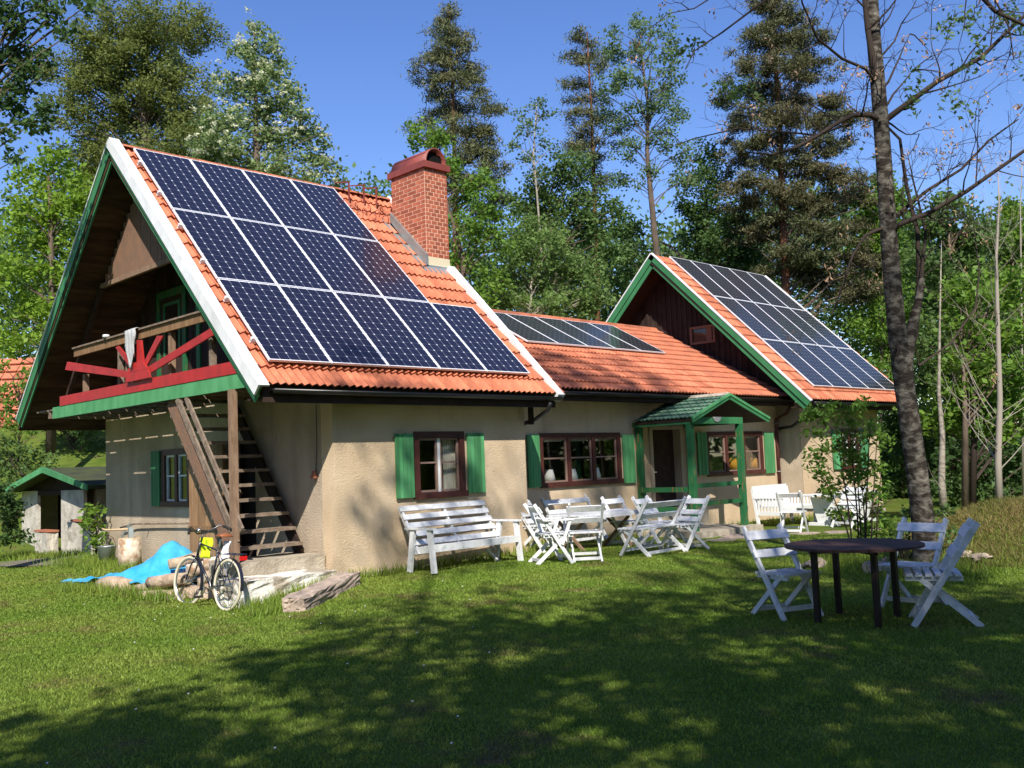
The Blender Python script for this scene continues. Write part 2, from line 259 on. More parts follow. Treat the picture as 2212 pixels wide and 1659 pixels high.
def window(parent, axis, c, u0, u1, z0, z1, bays, crossbar=True, sash='sash', mull='maroon', mw=.045):
    """timber window set in an opening: frame, mullions, glazing bars, one pane per light."""
    s = -1; P = (lambda u, z, d: Vector((u, c+d, z))) if axis == 'y' else (lambda u, z, d: Vector((c+d, u, z)))
    def bx(b, a0, a1, b0, b1, d0, d1): p, q = P(a0, b0, d0), P(a1, b1, d1); b.bb(tuple(min(x) for x in zip(p, q)), tuple(max(x) for x in zip(p, q)))
    fr = MB(); w = .07
    bx(fr, u0-.03, u1+.03, z1-w, z1+.03, -.02, .1); bx(fr, u0-.05, u1+.05, z0-.04, z0+.05, -.05, .1); bx(fr, u0-.03, u0+w, z0+.05, z1-w, -.02, .1); bx(fr, u1-w, u1+.03, z0+.05, z1-w, -.02, .1)
    W = fr.obj('window', 'maroon', parent)
    bw = (u1-u0-2*w)/bays
    for i in range(1, bays): uu = u0+w+bw*i; b = MB(); bx(b, uu-mw, uu+mw, z0+.051, z1-w-.001, -.015 if mull == 'maroon' else .015, .095); b.obj('mullion', mull, W)
    zm = z0+(z1-z0)*.53
    for i in range(bays):
        a = u0+w+bw*i+(mw if i else 0)+.002; e = u0+w+bw*(i+1)-(mw if i < bays-1 else 0)-.002
        b = MB(); bx(b, a, a+.03, z0+.055, z1-w-.003, .02, .06); bx(b, e-.03, e, z0+.055, z1-w-.003, .02, .06); bx(b, a+.03, e-.03, z1-w-.033, z1-w-.003, .02, .06); bx(b, a+.03, e-.03, z0+.055, z0+.085, .02, .06)
        if crossbar == 'both': bx(b, (a+e)/2-.017, (a+e)/2+.017, z0+.085, z1-w-.033, .018, .058)
        if crossbar: bx(b, a+.03, e-.03, zm-.014, zm+.014, .02, .06)
        b.obj('sash', sash, W)
        cols = [(a+.03, (a+e)/2-.017), ((a+e)/2+.017, e-.03)] if crossbar == 'both' else [(a+.03, e-.03)]
        rows = [(z0+.085, zm-.014), (zm+.014, z1-w-.033)] if crossbar else [(z0+.085, z1-w-.033)]
        for ca, cb in cols:
            for ra, rb in rows: b = MB(); bx(b, ca, cb, ra, rb, .037, .043); b.obj('pane', 'glass', W)
    return W
def shutter(parent, axis, c, u0, u1, z0, z1, m='shutter'):
    P = (lambda u, z, d: Vector((u, c+d, z))) if axis == 'y' else (lambda u, z, d: Vector((c+d, u, z)))
    root = D2.objects.new('shutter', None)
    b = MB(); n = 5; w = (u1-u0)/n
    def bx(b, a0, a1, b0, b1, d0, d1): p, q = P(a0, b0, d0), P(a1, b1, d1); b.bb(tuple(min(x) for x in zip(p, q)), tuple(max(x) for x in zip(p, q)))
    bx(b, u0+.02, u1-.02, z0+.15, z0+.22, -.03, -.015); bx(b, u0+.02, u1-.02, z1-.22, z1-.15, -.03, -.015)
    S = b.obj('shutter', m, parent)
    for i in range(n): k = MB(); bx(k, u0+w*i+.003, u0+w*(i+1)-.003, z0, z1, -.055+.002*(i % 2), -.03); k.obj('plank', m, S)
    return S
def curtain(parent, p, q, z0, z1, n=18, amp=.025):
    b = MB(); p = Vector(p); q = Vector(q); nr = (q-p).normalized().cross(Vector((0,0,1)))
    for i in range(n+1): t = i/n; k = p.lerp(q, t)+nr*amp*math.sin(i*2.1); b.v += [(k.x, k.y, z0), (k.x, k.y, z1)]
    b.f += [(2*i, 2*i+2, 2*i+3, 2*i+1) for i in range(n)]; b.obj('curtain', 'curtain', parent, True)
# ------------------------------------------------------------------ roof frames
class Roof:
    def __init__(s, x, y, z, th): s.o = Vector((x, y, z)); s.ex = Vector((1,0,0)); s.es = Vector((0, math.cos(th), math.sin(th))); s.n = Vector((0, -math.sin(th), math.cos(th))); s.q = Matrix((s.ex, s.es, s.n)).transposed()
    def P(s, x, t, h=0): return s.o+s.ex*x+s.es*t+s.n*h
    def mw(s, x, t, h=0): return Matrix.Translation(s.P(x, t, h)) @ s.q.to_4x4()
def tile_mesh(w, l, waves, amp, red=False, name='tile', m='tile'):
    n = 4*waves; b = MB(); th = .016
    for (y, lift) in ((0, .040), (l, .004)):
        for i in range(n+1): b.v.append((w*i/n, y, lift+amp*(.5-.5*math.cos(2*math.pi*i/4))))
    for i in range(n+1): x, y, z = b.v[i]; b.v.append((x, y+.002, z-th-.008))
    b.f += [(i, i+1, n+2+i, n+1+i) for i in range(n)]+[(2*n+2+i, 2*n+3+i, i+1, i) for i in range(n)]
    return b.mesh(name, m)
def lay_tiles(roof, rf, x0, x1, t0, t1, w, l, waves, amp, hide, limit, mats=('tile', 'tile_j'), skipf=None):
    """rows of overlapping tiles; hidden(x,t) ones and those past the limit are joined into one stuff part."""
    me = tile_mesh(w+.004, (t1-t0)/round((t1-t0)/l)+.03, waves, amp, m=mats[0]); nx = int(math.ceil((x1-x0)/w-.01)); nt_ = int(round((t1-t0)/l)); l = (t1-t0)/nt_; J = MB(); n = 0; cand = []
    vs = [Vector(v.co) for v in me.vertices]; fs = [tuple(p.vertices) for p in me.polygons]
    for r_ in range(nt_):
        for c_ in range(nx):
            x = x0+c_*w; t = t0+r_*l
            if skipf and skipf(x+w/2, t+l/2): continue
            cand.append((hide(x+w/2, t+l/2), (rf.P(x, t)-CP).length, x, t))
    cand.sort(key=lambda k: (k[0], k[1]))
    for k, (h, d, x, t) in enumerate(cand):
        j = Vector((0, 0, random.uniform(0, .004)))
        if not h and n < limit:
            mw = Matrix.Translation(rf.P(x, t)+rf.n*j.z) @ rf.q.to_4x4() @ Matrix.Rotation(random.uniform(-.006, .006), 4, 'Z'); link('tile', me, roof, mw); n += 1
        else: q = rf.mw(x, t, j.z); J.add([q @ v for v in vs], fs)
    if J.v: o = J.obj('tile_field', mats[1], roof); o['kind'] = 'stuff'
def solar(rf, x, t_top, label, group, cell):
    PWd, PHd = .965, 1.872; t = thing('solar_panel', label, 'solar panel', (0,0,0), 0, group); t.matrix_world = rf.mw(x+.978/2, t_top-1.89/2, 0)
    if solar.me is None:
        b = MB(); a, c, h, w = PWd/2, PHd/2, .034, .017
        for s in (-1, 1): b.box((s*(a-w/2), 0, -h/2), (w, PHd, h)); b.box((0, s*(c-w/2), -h/2-.0005), (PWd-2*w, w, h))
        b.box((0, 0, -h+.004), (PWd-2*w, PHd-2*w, .004)); solar.me = b.mesh('frame', 'alu')
    link('frame', solar.me, t)
    if cell not in solar.g: b = MB(); b.box((0, 0, -.006), (PWd-.036, PHd-.036, .006)); solar.g[cell] = b.mesh('glass_front', cell)
    link('glass_front', solar.g[cell], t)
solar.me = None; solar.g = {}
ORD = ['first', 'second', 'third', 'fourth', 'fifth']
# ================================================================== HOUSE A (left, with the balcony)
TA = R(43.737); RA = Roof(0, 15.31, 7.20, TA)           # panel plane; t=0 at panel top edge
def sA(t, h): p = RA.P(0, t, h); return p.y, p.z
hA = thing('house', 'left wing of the cottage with balcony gable, brick chimney and solar panels', 'house', (7.8, 11.45, .3), group='wings of the cottage'); hA.location = (0,0,0)
H0 = -.14      # tile bed below panel plane
# t of eave and ridge
def tA_at_y(y): return (y-15.31)/math.cos(TA)
YR = 15.47; te, tr = tA_at_y(10.93), tA_at_y(YR)
XG, XR = 6.39, 12.07
wall('front_wall', hA, 'stucco', 'y', 11.45, .28, 7.8, 11.62, .0, 3.0, [(9.27, 10.22, 1.37, 2.31)])
for s_, e_ in ((7.795, 9.0), (9.0, 11.62)): pass
MB().bb((7.76, 11.40, .0), (11.66, 11.449, .36)).obj('plinth', 'plinth', hA)
wall('gable_wall', hA, 'stucco_rough', 'x', 7.799, .28, 11.735, 19.2, .0, 3.10, [(15.72, 16.7, 1.33, 2.26), (13.55, 14.5, .3, 2.32)])
b = MB(); b.bb((8.1, 13.5, .31), (8.14, 14.55, 2.33)); b.obj('door', 'dark', hA)
wall('end_wall', hA, 'stucco', 'x', 11.34, .278, 11.74, 19.2, 0, 3.0, [])
MB().bb((7.9, 19.0, 0), (11.6, 19.25, 3.1)).obj('back_wall', 'stucco', hA)
# gable ends above
zr = sA(tr, H0)[1]
def gable_poly(x, yf, yb, z0, drop=.28):
    zf = lambda y: sA(tA_at_y(y), H0-.12)[1]; zb = lambda y: zr-.97*(y-YR)-.22
    return [(x, yf, z0), (x, yb, z0), (x, yb, max(z0+.01, zb(yb))), (x, YR, min(zf(YR), zb(YR))), (x, yf, max(z0+.01, zf(yf)))]
g = MB().prism(gable_poly(11.36, 11.5, 19.2, 3.0), (.24, 0, 0)).obj('gable_end', 'stucco', hA)
# attic wall of dark vertical boards behind the balcony: each board its own piece
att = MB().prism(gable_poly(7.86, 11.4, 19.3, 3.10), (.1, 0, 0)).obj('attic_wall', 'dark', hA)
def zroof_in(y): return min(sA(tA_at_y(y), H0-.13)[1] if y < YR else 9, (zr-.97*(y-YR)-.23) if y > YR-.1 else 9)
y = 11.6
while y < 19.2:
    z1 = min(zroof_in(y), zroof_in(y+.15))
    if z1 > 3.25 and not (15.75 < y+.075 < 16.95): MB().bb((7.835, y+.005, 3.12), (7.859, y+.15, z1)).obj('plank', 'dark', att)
    elif z1 > 5.2: MB().bb((7.835, y+.005, 5.16), (7.859, y+.15, z1)).obj('plank', 'dark', att)
    y += .155
# balcony door with green frame
db = MB(); db.bb((7.80, 15.80, 3.12), (7.835, 15.93, 5.13)); db.bb((7.80, 16.80, 3.12), (7.835, 16.93, 5.13)); db.bb((7.80, 15.93, 5.0), (7.835, 16.80, 5.13))
dr = db.obj('balcony_door', 'porchgreen', hA); MB().bb((7.825, 15.93, 3.12), (7.845, 16.80, 5.0)).obj('door_leaf', 'dark', dr); MB().bb((7.815, 16.1, 3.95), (7.824, 16.62, 4.85)).obj('pane', 'glass', dr); b = MB(); b.bb((7.812, 16.04, 3.9), (7.822, 16.10, 4.9)); b.bb((7.812, 16.62, 3.9), (7.822, 16.68, 4.9)); b.bb((7.812, 16.10, 4.85), (7.822, 16.62, 4.9)); b.obj('door_frame', 'green', dr)
for yy in (15.3, 12.9): MB().bb((7.80, yy, 3.12), (7.834, yy+.12, min(4.9, zroof_in(yy)-.05))).obj('trim', 'green', hA)
# roof slabs
rA = MB(); rA.prism([(XG+.02, *sA(te, H0-.02)), (XG+.02, *sA(tr+.05, H0-.02)), (XG+.02, *sA(tr+.05, H0-.16)), (XG+.02, *sA(te, H0-.16))], (XR-XG-.04, 0, 0)); roofA = rA.obj('roof', 'board', hA)
zr = sA(tr, H0)[1]; bk = lambda y, d=0: (y, zr-.97*(y-YR)-d)
rB2 = MB().prism([(XG+.02, *bk(YR+.06, .05)), (XG+.02, *bk(19.86, .05)), (XG+.02, *bk(19.86, .19)), (XG+.02, *bk(YR+.06, .19))], (XR-XG-.04, 0, 0)).obj('back_roof', 'board', hA)
b = MB().prism([(XG+.06, *bk(YR+.06, -.03)), (XG+.06, *bk(19.9, -.03)), (XG+.06, *bk(19.9, .04)), (XG+.06, *bk(YR+.06, .04))], (XR-XG-.12, 0, 0)); o = b.obj('tile_field', 'tile_j', rB2); o['kind'] = 'stuff'
# soffit boards under the left slope: separate boards running along the ridge
sb = None
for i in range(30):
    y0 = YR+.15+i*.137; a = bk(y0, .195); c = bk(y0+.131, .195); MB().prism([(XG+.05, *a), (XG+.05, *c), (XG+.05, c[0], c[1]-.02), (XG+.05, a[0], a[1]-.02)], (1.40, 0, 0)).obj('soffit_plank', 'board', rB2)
RT = Roof(0, 15.31, 7.2, TA); RT.o = RA.P(0, 0, H0)
panA = [(0, 4, 0), (0, 4, 1), (0, 5, 2)]
def hideA(x, t):
    for k, (a, e, row) in enumerate(panA):
        if 6.69+a*.978+.25 < x < 6.69+e*.978-.1 and -1.89*(row+1)+(.4 if row == 2 else -.2) < t < -1.89*row+.1: return True
    return False
CHX0, CHX1, CHY0, CHY1 = 11.53, 12.08, 13.72, 14.72
def skipA(x, t): p = RT.P(x, t); return CHX0 < x < CHX1+.3 and CHY0-.02 < p.y < CHY1+.1
lay_tiles(roofA, RT, 6.48, 11.96, te, tr-.02, .238, .362, 2, .038, hideA, 290, skipf=skipA)
for i in range(16):   # ridge tiles
    b = MB(); x = XG+.08+i*.352; n = 7
    for k in range(n): a = math.pi*k/(n-1); b.v += [(x, YR+.01+.10*math.cos(a), zr-.03+.055*math.sin(a)), (x+.36, YR+.01+.09*math.cos(a), zr-.035+.055*math.sin(a))]
    b.f += [(2*k, 2*k+1, 2*k+3, 2*k+2) for k in range(n-1)]; b.obj('ridge_tile', 'tile', roofA)
# bargeboards: white capping, green face boards
def barge(parent, x0, x1, rfun, p0, p1, cap, face, capw=.16):
    pass
def slope_bar(parent, name, m, xa, xb, A, B, up, dn):
    """board between (y,z) points A and B, x from xa to xb, from up above to dn below the line (perpendicular)."""
    A = Vector((0, *A)); B = Vector((0, *B)); t = (B-A).normalized(); nrm = Vector((0, -t.z, t.y));
    if nrm.z < 0: nrm = -nrm
    q = [A+nrm*up, B+nrm*up, B-nrm*dn, A-nrm*dn]; return MB().prism([(xa, k.y, k.z) for k in q], (xb-xa, 0, 0)).obj(name, m, parent)
fA = sA(te-.06, H0+.02); rgA = (YR+.03, zr+.05); bA = bk(19.88, -.02)
slope_bar(roofA, 'bargeboard', 'white', XG-.03, XG+.13, fA, rgA, .055, -.03); slope_bar(roofA, 'bargeboard', 'white', XG-.03, XG-.001, fA, rgA, .0299, .115)
slope_bar(roofA, 'bargeboard', 'green', XG, XG+.03, fA, rgA, .0298, .18); slope_bar(roofA, 'bargeboard', 'green', XG+.031, XG+.05, fA, (YR+.03, zr+.01), -.10, .24)
slope_bar(rB2, 'bargeboard', 'white', XG-.02, XG+.14, bA, rgA, .055, -.03)
slope_bar(rB2, 'bargeboard', 'green', XG, XG+.03, bA, rgA, .0298, .12); slope_bar(rB2, 'bargeboard', 'green', XG+.031, XG+.06, bA, (YR+.03, zr), -.08, .20)
slope_bar(roofA, 'bargeboard', 'white', XR-.13, XR+.02, sA(te-.06, H0+.02), (13.63, sA(tA_at_y(13.63), H0+.02)[1]), .055, .10)
slope_bar(roofA, 'bargeboard', 'white', XR-.05, XR+.02, (14.8, sA(tA_at_y(14.8), H0+.02)[1]), rgA, .03, .10)
# gutter
def gutter(parent, x0, x1, y, z):
    b = MB(); n = 9; r_ = .062
    for xx in (x0, x1):
        for rr in (r_, r_-.008):
            for k in range(n): a = math.pi*k/(n-1); b.v.append((xx, y+rr*math.cos(a), z-rr*math.sin(a)))
    for k in range(n-1): b.f += [(k, k+1, 2*n+k+1, 2*n+k), (n+k, n+k+1, 3*n+k+1, 3*n+k)]
    b.f += [(0, n, 3*n, 2*n), (n-1, 2*n-1, 4*n-1, 3*n-1)]+[tuple(range(n)), tuple(range(2*n, 3*n))]
    b.obj('gutter', 'black', parent, True)
ge = sA(te, H0)
gutter(hA, XG+.2, XR-.02, ge[0]-.045, ge[1]-.03)
MB().bb((XG+.1, ge[0]+.02, ge[1]-.2), (XR-.1, ge[0]+.05, ge[1]-.02)).obj('fascia', 'dark', hA)
MB().bb((XG+.1, ge[0]+.051, ge[1]-.16), (XR-.15, 11.44, ge[1]-.13)).obj('soffit', 'dark', hA)
b = MB().tube([(11.75, 10.95, 2.78), (11.78, 11.05, 2.66), (11.72, 11.3, 2.52), (11.66, 11.52, 2.46)], .035, 8); b.obj('downpipe', 'black', hA, True)
MB().bb((11.625, 11.30, 2.44), (11.70, 11.36, 2.9)).obj('eave_bracket', 'dark', hA)
# windows + shutters of A
window(hA, 'y', 11.45, 9.27, 10.22, 1.37, 2.31, 2, True, 'sash', 'white', .024)
shutter(hA, 'y', 11.45, 8.86, 9.20, 1.36, 2.31); shutter(hA, 'y', 11.45, 10.28, 10.64, 1.37, 2.31)
window(hA, 'x', 7.80, 15.72, 16.70, 1.33, 2.26, 2, True, 'white'); shutter(hA, 'x', 7.80, 16.76, 17.10, 1.30, 2.28, 'green')
curtain(hA, (9.95, 11.62, 0), (10.2, 11.6, 0), 1.4, 2.3)
MB().bb((9.2, 11.7, 1.30), (10.3, 12.3, 1.345)).obj('window_board', 'curtain', hA)
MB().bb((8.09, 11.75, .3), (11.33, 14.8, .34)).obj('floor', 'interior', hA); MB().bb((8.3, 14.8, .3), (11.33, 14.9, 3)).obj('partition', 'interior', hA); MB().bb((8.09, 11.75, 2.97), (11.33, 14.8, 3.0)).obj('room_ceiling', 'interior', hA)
# cable with lamp on gable wall
c1 = onx(683, 860, 7.79); c2 = onx(683, 1018, 7.79)
t = thing('wall_lamp', 'small rusty lamp hanging on a thin cable down the gable wall', 'lamp', (0,0,0))
MB().tube([(7.785, c1.y, 2.75), (7.787, c1.y+.01, 2.2), (7.785, c2.y, c2.z)], .005, 5).obj('cable', 'black', t)
b = MB().lathe((7.75, c2.y, c2.z-.10), [(.045, 0), (.05, .02), (.03, .07), (.02, .11)], 10); b.obj('lamp_body', 'terracotta', t, True)
# ------------------------------------------------------------------ chimney (bricks one by one on the two faces in view)
ch = thing('chimney', 'red brick chimney with curved red metal cap on the left roof', 'chimney', (0,0,0))
ZC0, ZC1 = 5.42, 7.40
MB().bb((CHX0+.001, CHY0+.001, 4.9), (CHX1-.012, CHY1-.012, ZC1)).obj('core', 'mortar', ch)
bm_, bw_, bh_ = None, .118, .078
brickF = MB().box((0, 0, 0), (.128, .02, .064)).mesh('brick', 'brick'); brickL = MB().box((0, 0, 0), (.02, .232, .064)).mesh('brick', 'brick'); J = MB(); nb = 0
zi = 0; z = 5.47+.24
while z < ZC1-.02:
    off = (zi % 2)*.5
    nF, nL = 4, 4; wF = (CHX1-CHX0)/nF; wL = (CHY1-CHY0)/nL
    for i in range(nF+1):
        a = max(0, (i-off)*wF); e = min(CHX1-CHX0, (i+1-off)*wF)
        if e-a < .03: continue
        sc = (e-a-.014)/.128; link('brick', brickF, ch, Matrix.Translation((CHX0+(a+e)/2, CHY0+.0075, z+.032)) @ Matrix.Diagonal((sc, 1, 1, 1))); J.box((CHX0+(a+e)/2, CHY1-.004, z+.032), (e-a-.01, .02, .064))
    for i in range(nL+1):
        a = max(0, (i-off)*wL); e = min(CHY1-CHY0, (i+1-off)*wL)
        if e-a < .03: continue
        zs = z+.032
        if zs < sA(tA_at_y(CHY0+(a+e)/2), H0)[1]+.1: continue
        sc = (e-a-.014)/.232; link('brick', brickL, ch, Matrix.Translation((CHX0+.0075, CHY0+(a+e)/2, zs)) @ Matrix.Diagonal((1, sc, 1, 1))); J.box((CHX1-.004, CHY0+(a+e)/2, zs), (.02, e-a-.01, .064))
    z += .0775; zi += 1
o = J.obj('far_side_bricks', 'brick', ch); o['kind'] = 'stuff'
MB().bb((CHX0-.006, CHY0-.006, 5.0), (CHX1+.006, CHY1-.1, 5.70)).obj('base_render', 'cream', ch)
fl = MB(); fl.bb((CHX0-.05, CHY0-.05, 5.1), (CHX1+.04, CHY0-.008, 5.53)); 
p0 = sA(tA_at_y(CHY0-.2), H0+.03); p1 = sA(tA_at_y(CHY1), H0+.03)
fl.prism([(CHX0-.06, CHY0-.05, p0[1]+.03), (CHX0-.06, CHY1, p1[1]-.0), (CHX0-.06, CHY1, p1[1]+.17), (CHX0-.06, CHY0-.05, p0[1]+.32)], (.05, 0, 0))
for (xa, xb) in ((CHX0-.2, CHX0-.055),): 
    a, c = sA(tA_at_y(CHY0-.22), H0+.045), sA(tA_at_y(CHY1+.05), H0+.045); fl.prism([(xa, *a), (xa, *c), (xa, c[0], c[1]-.03), (xa, a[0], a[1]-.03)], (xb-xa, 0, 0))
a, c = sA(tA_at_y(CHY0-.24), H0+.045), sA(tA_at_y(CHY0-.0), H0+.045); fl.prism([(CHX0-.2, *a), (CHX0-.2, *c), (CHX0-.2, c[0], c[1]-.03), (CHX0-.2, a[0], a[1]-.03)], (CHX1-CHX0+.24, 0, 0))
fl.obj('flashing', 'metal', ch)
MB().bb((CHX0-.05, CHY0-.06, ZC1-.01), (CHX1+.05, CHY1+.06, ZC1+.11)).obj('cap_collar', 'capred', ch)
b = MB(); n = 13; cx = (CHX0+CHX1)/2; rad = .235
for yy in (CHY0-.03, CHY1+.03):
    for rr in (rad, rad-.02):
        for k in range(n): a = math.pi*k/(n-1); b.v.append((cx+rr*math.cos(a)*1.08, yy, ZC1+.112+rr*1.25*math.sin(a)))
for k in range(n-1): b.f += [(k, k+1, 2*n+k+1, 2*n+k), (n+k, n+k+1, 3*n+k+1, 3*n+k), (k, k+1, n+k+1, n+k), (2*n+k, 2*n+k+1, 3*n+k+1, 3*n+k)]
b.obj('cap_hood', 'capred', ch, True); MB().bb((cx-.2, CHY0+.05, ZC1+.111), (cx+.2, CHY1-.05, ZC1+.3)).obj('flue', 'soot', ch)
# roof walkway grille by the ridge
t = thing('roof_walkway', 'dark red metal walkway grille on the ridge beside the chimney', 'walkway')
for k in range(7): yy = 15.12+k*.06; MB().bar((10.75, yy, zr+.07+.012*k), (CHX0-.02, yy, zr+.07+.012*k), .012, .02).obj('grille_bar', 'capred', t)
for xx in (10.8, 11.15, 11.45): MB().bar((xx, 15.08, zr+.05), (xx, 15.54, zr+.14), .03, .02).bar((xx, 15.1, zr+.05), (xx, 15.1, zr-.3), .03, .02).obj('bracket', 'capred', t)
for k in range(10): a = sA(tA_at_y(14.95-.12*(k % 3)), H0+.06); MB().ring((10.6+k*.1, a[0], a[1]+.03), (1, .4*(k % 3-1), .3), .07, .008, 10, 4).obj('hook', 'capred', t)
# ------------------------------------------------------------------ solar panels
for row, (a, e, _) in enumerate(panA):
    for i in range(a, e):
        rn = ['top', 'middle', 'bottom'][row]
        solar(RA, 6.69+i*.978, -1.89*row, f'{ORD[i]} blue solar panel from the white bargeboard, {rn} row, balcony roof', 'solar panels on the balcony roof', 'cells')
rl = MB()
for row in range(3):
    for f_ in (.25, .75):
        x1_ = 6.69+(5 if row == 2 else 4)*.978; p = RA.P(6.63, -1.89*(row+f_), -.055); q = RA.P(x1_, -1.89*(row+f_), -.055); rl.bar(p, q, .04, .04, RA.n); rl.box(RA.P(6.655, -1.89*(row+f_), -.02), (.05, .04, .05), RA.q)
rl.obj('mounting_rail', 'alu', hA)
TB = R(43.946); RB = Roof(0, 15.70, 7.34, TB); TM = R(28.353); RM = Roof(0, 16.01, 5.29, TM)
for row in range(3):
    for i in range(5): solar(RB, 21.89+i*.978, -1.89*row, f'{ORD[i]} dark solar panel from the left, {["top","middle","bottom"][row]} row, far right roof', 'solar panels on the right roof', 'cells_dark')
for i in range(5): solar(RM, 14.77-.978*0+i*.978, 0, [f'flat-lying solar panel on the low middle roof, nearest the white bargeboard', 'second solar panel on the low middle roof from the white bargeboard', 'middle panel of the single row of solar panels on the low roof', 'second solar panel from the right end of the low middle roof row', 'rightmost solar panel of the single row on the low middle roof'][i], 'solar panels on the low middle roof', 'cells_dark')
rl = MB()
for i in range(4): p = RB.P(21.85, -1.89*(i*.8+.3), -.055); q = RB.P(21.89+4.89, p.y and -1.89*(i*.8+.3), -.055); rl.bar(p, q, .04, .04, RB.n)
# ================================================================== HOUSE M (low middle)
hM = thing('house', 'low middle wing with long tiled roof between the two gables', 'house', group='wings of the cottage')
def sM(t, h): p = RM.P(0, t, h); return p.y, p.z
tmE, tmR = (12.22-16.01)/math.cos(TM), (16.32-16.01)/math.cos(TM); HM = -.12
wm = wall('front_wall', hM, 'stucco', 'y', 12.84, .11, 11.62, 22.1, -.1, 3.05, [(13.43, 15.80, 1.36, 2.33), (16.85, 17.95, .72, 2.46), (18.97, 21.34, 1.37, 2.33)])
MB().bb((11.62, 18.8, 0), (22.1, 19.0, 3.1)).obj('back_wall', 'stucco', hM)
rM = MB().prism([(12.09, *sM(tmE, HM-.02)), (12.09, *sM(tmR, HM-.02)), (12.09, *sM(tmR, HM-.14)), (12.09, *sM(tmE, HM-.14))], (22.0-12.09, 0, 0)).obj('roof', 'board', hM)
zm = sM(tmR, HM)[1]
MB().prism([(12.09, 16.33, zm+.02), (12.09, 20.2, zm-2.1), (12.09, 20.2, zm-2.22), (12.09, 16.33, zm-.14)], (9.9, 0, 0)).obj('back_roof', 'tile_j', hM)
RMT = Roof(0,0,0,TM); RMT.o = RM.P(0, 0, HM)
def hideM(x, t): return 15.1 < x < 14.77+4.7 and -1.6 < t
lay_tiles(rM, RMT, 12.10, 22.0, tmE, tmR-.01, .246, .355, 2, .042, hideM, 300)
for i in range(27): MB().tube([(12.12+i*.365, 16.33, zm-.01), (12.12+i*.365+.37, 16.33, zm)], [.085, .075], 8).obj('ridge_tile', 'tile', rM)
gm = sM(tmE, HM); gutter(hM, 12.0, 21.95, gm[0]-.04, gm[1]-.03); MB().bb((11.7, gm[0]+.02, gm[1]-.18), (22.0, gm[0]+.05, gm[1]-.02)).obj('fascia', 'dark', hM); MB().bb((11.7, gm[0]+.051, gm[1]-.15), (22.0, 12.83, gm[1]-.12)).obj('soffit', 'dark', hM)
window(hM, 'y', 12.84, 13.43, 15.80, 1.36, 2.33, 3); window(hM, 'y', 12.84, 18.97, 21.34, 1.37, 2.33, 3)
shutter(hM, 'y', 12.84, 13.04, 13.37, 1.34, 2.33); shutter(hM, 'y', 12.84, 15.86, 16.24, 1.31, 2.31); shutter(hM, 'y', 12.84, 18.54, 18.91, 1.37, 2.34); shutter(hM, 'y', 12.84, 21.41, 21.84, 1.32, 2.32)
b = MB(); b.bb((16.85, 13.0, .72), (17.95, 13.05, 2.46)); dm = b.obj('door', 'dark', hM); b = MB(); b.bb((16.80, 12.80, .70), (16.90, 13.02, 2.5)); b.bb((17.90, 12.80, .70), (18.0, 13.02, 2.5)); b.bb((16.9, 12.80, 2.42), (17.9, 13.02, 2.5)); b.obj('door_frame', 'stucco_rough', dm); MB().tube([(17.05, 12.96, 1.5), (17.18, 12.96, 1.5)], .012, 6).obj('handle', 'chrome', dm)
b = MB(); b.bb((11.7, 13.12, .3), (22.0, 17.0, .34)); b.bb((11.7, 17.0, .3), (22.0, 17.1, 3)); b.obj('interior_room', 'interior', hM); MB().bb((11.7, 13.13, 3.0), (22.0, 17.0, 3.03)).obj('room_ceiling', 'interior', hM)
b = MB(); b.bb((13.3, 12.96, 1.26), (15.9, 13.4, 1.30)); b.bb((18.85, 12.96, 1.27), (21.45, 13.4, 1.31)); b.obj('window_board', 'interior', hM)
for (a, e) in ((13.45, 15.8), (19, 21.3)): curtain(hM, (a, 13.0, 0), (e, 13.0, 0), 2.2, 2.33, 60, .015)
def downpipe(parent, pts, m='maroon'): MB().tube(pts, .042, 10).obj('downpipe', m, parent, True)
downpipe(hM, [(21.92, gm[0]-.04, gm[1]-.1), (21.93, 12.45, 2.78), (21.98, 12.76, 2.66), (21.98, 12.78, 2.3), (21.98, 12.78, .2)])
for zz in (2.55, 1.35): MB().ring((21.98, 12.78, zz), (0,0,1), .045, .012, 14, 5).obj('pipe_clamp', 'metal', hM)
def table_lamp(x, y, z, m, label, s=1, grp=None):
    t = thing('table_lamp', label, 'lamp', (x, y, z), 0, grp); b = MB().lathe((0,0,0), [(.05*s, 0), (.05*s, .012), (.012, .02), (.012, .13*s)], 12); b.obj('lamp_base', 'saddle', t, True)
    b = MB().lathe((0,0,.11*s), [(.085*s, 0), (.045*s, .15*s)], 16); b.obj('lamp_shade', m, t, True)
def lamp_at(px_, py_, m, l, s_, g): p = ony(px_, py_, 13.06); table_lamp(p.x, 13.06, p.z-.185*s_, m, l, s_, g)
for x, y, l in ((1187, 1027, 'leftmost of the three white-shaded lamps inside the middle window'), (1236, 1025, 'second white-shaded lamp from the left inside the middle window'), (1286, 1022, 'rightmost white-shaded lamp, half behind the right mullion of the middle window')): lamp_at(x, y, 'lampw', l, 1.5, 'white lamps in the middle window')
for x, y, l in ((1584, 1001, 'yellow-shaded lamp beside the porch post in the right window'), (1629, 1000, 'yellow-shaded lamp at the right end of the right window')): lamp_at(x, y, 'lampy', l, 1.7, 'yellow lamps in the right window')
b = MB().lathe((14.98, 13.2, 1.36), [(.03,0),(.035,.04),(.015,.06),(.028,.09),(.01,.12)], 10); tag(b.obj('figurine', 'lampy', None, True), 'little yellow figurine on the sill between the white lamps', 'figurine')
b = MB().lathe((10.05, 11.85, 1.345), [(.05,0),(.055,.1),(.04,.2),(.06,.25),(.075,.34),(.05,.42)], 14); tag(b.obj('vase', 'orange', None, True), 'orange round-topped pot standing inside the left house window', 'pot')
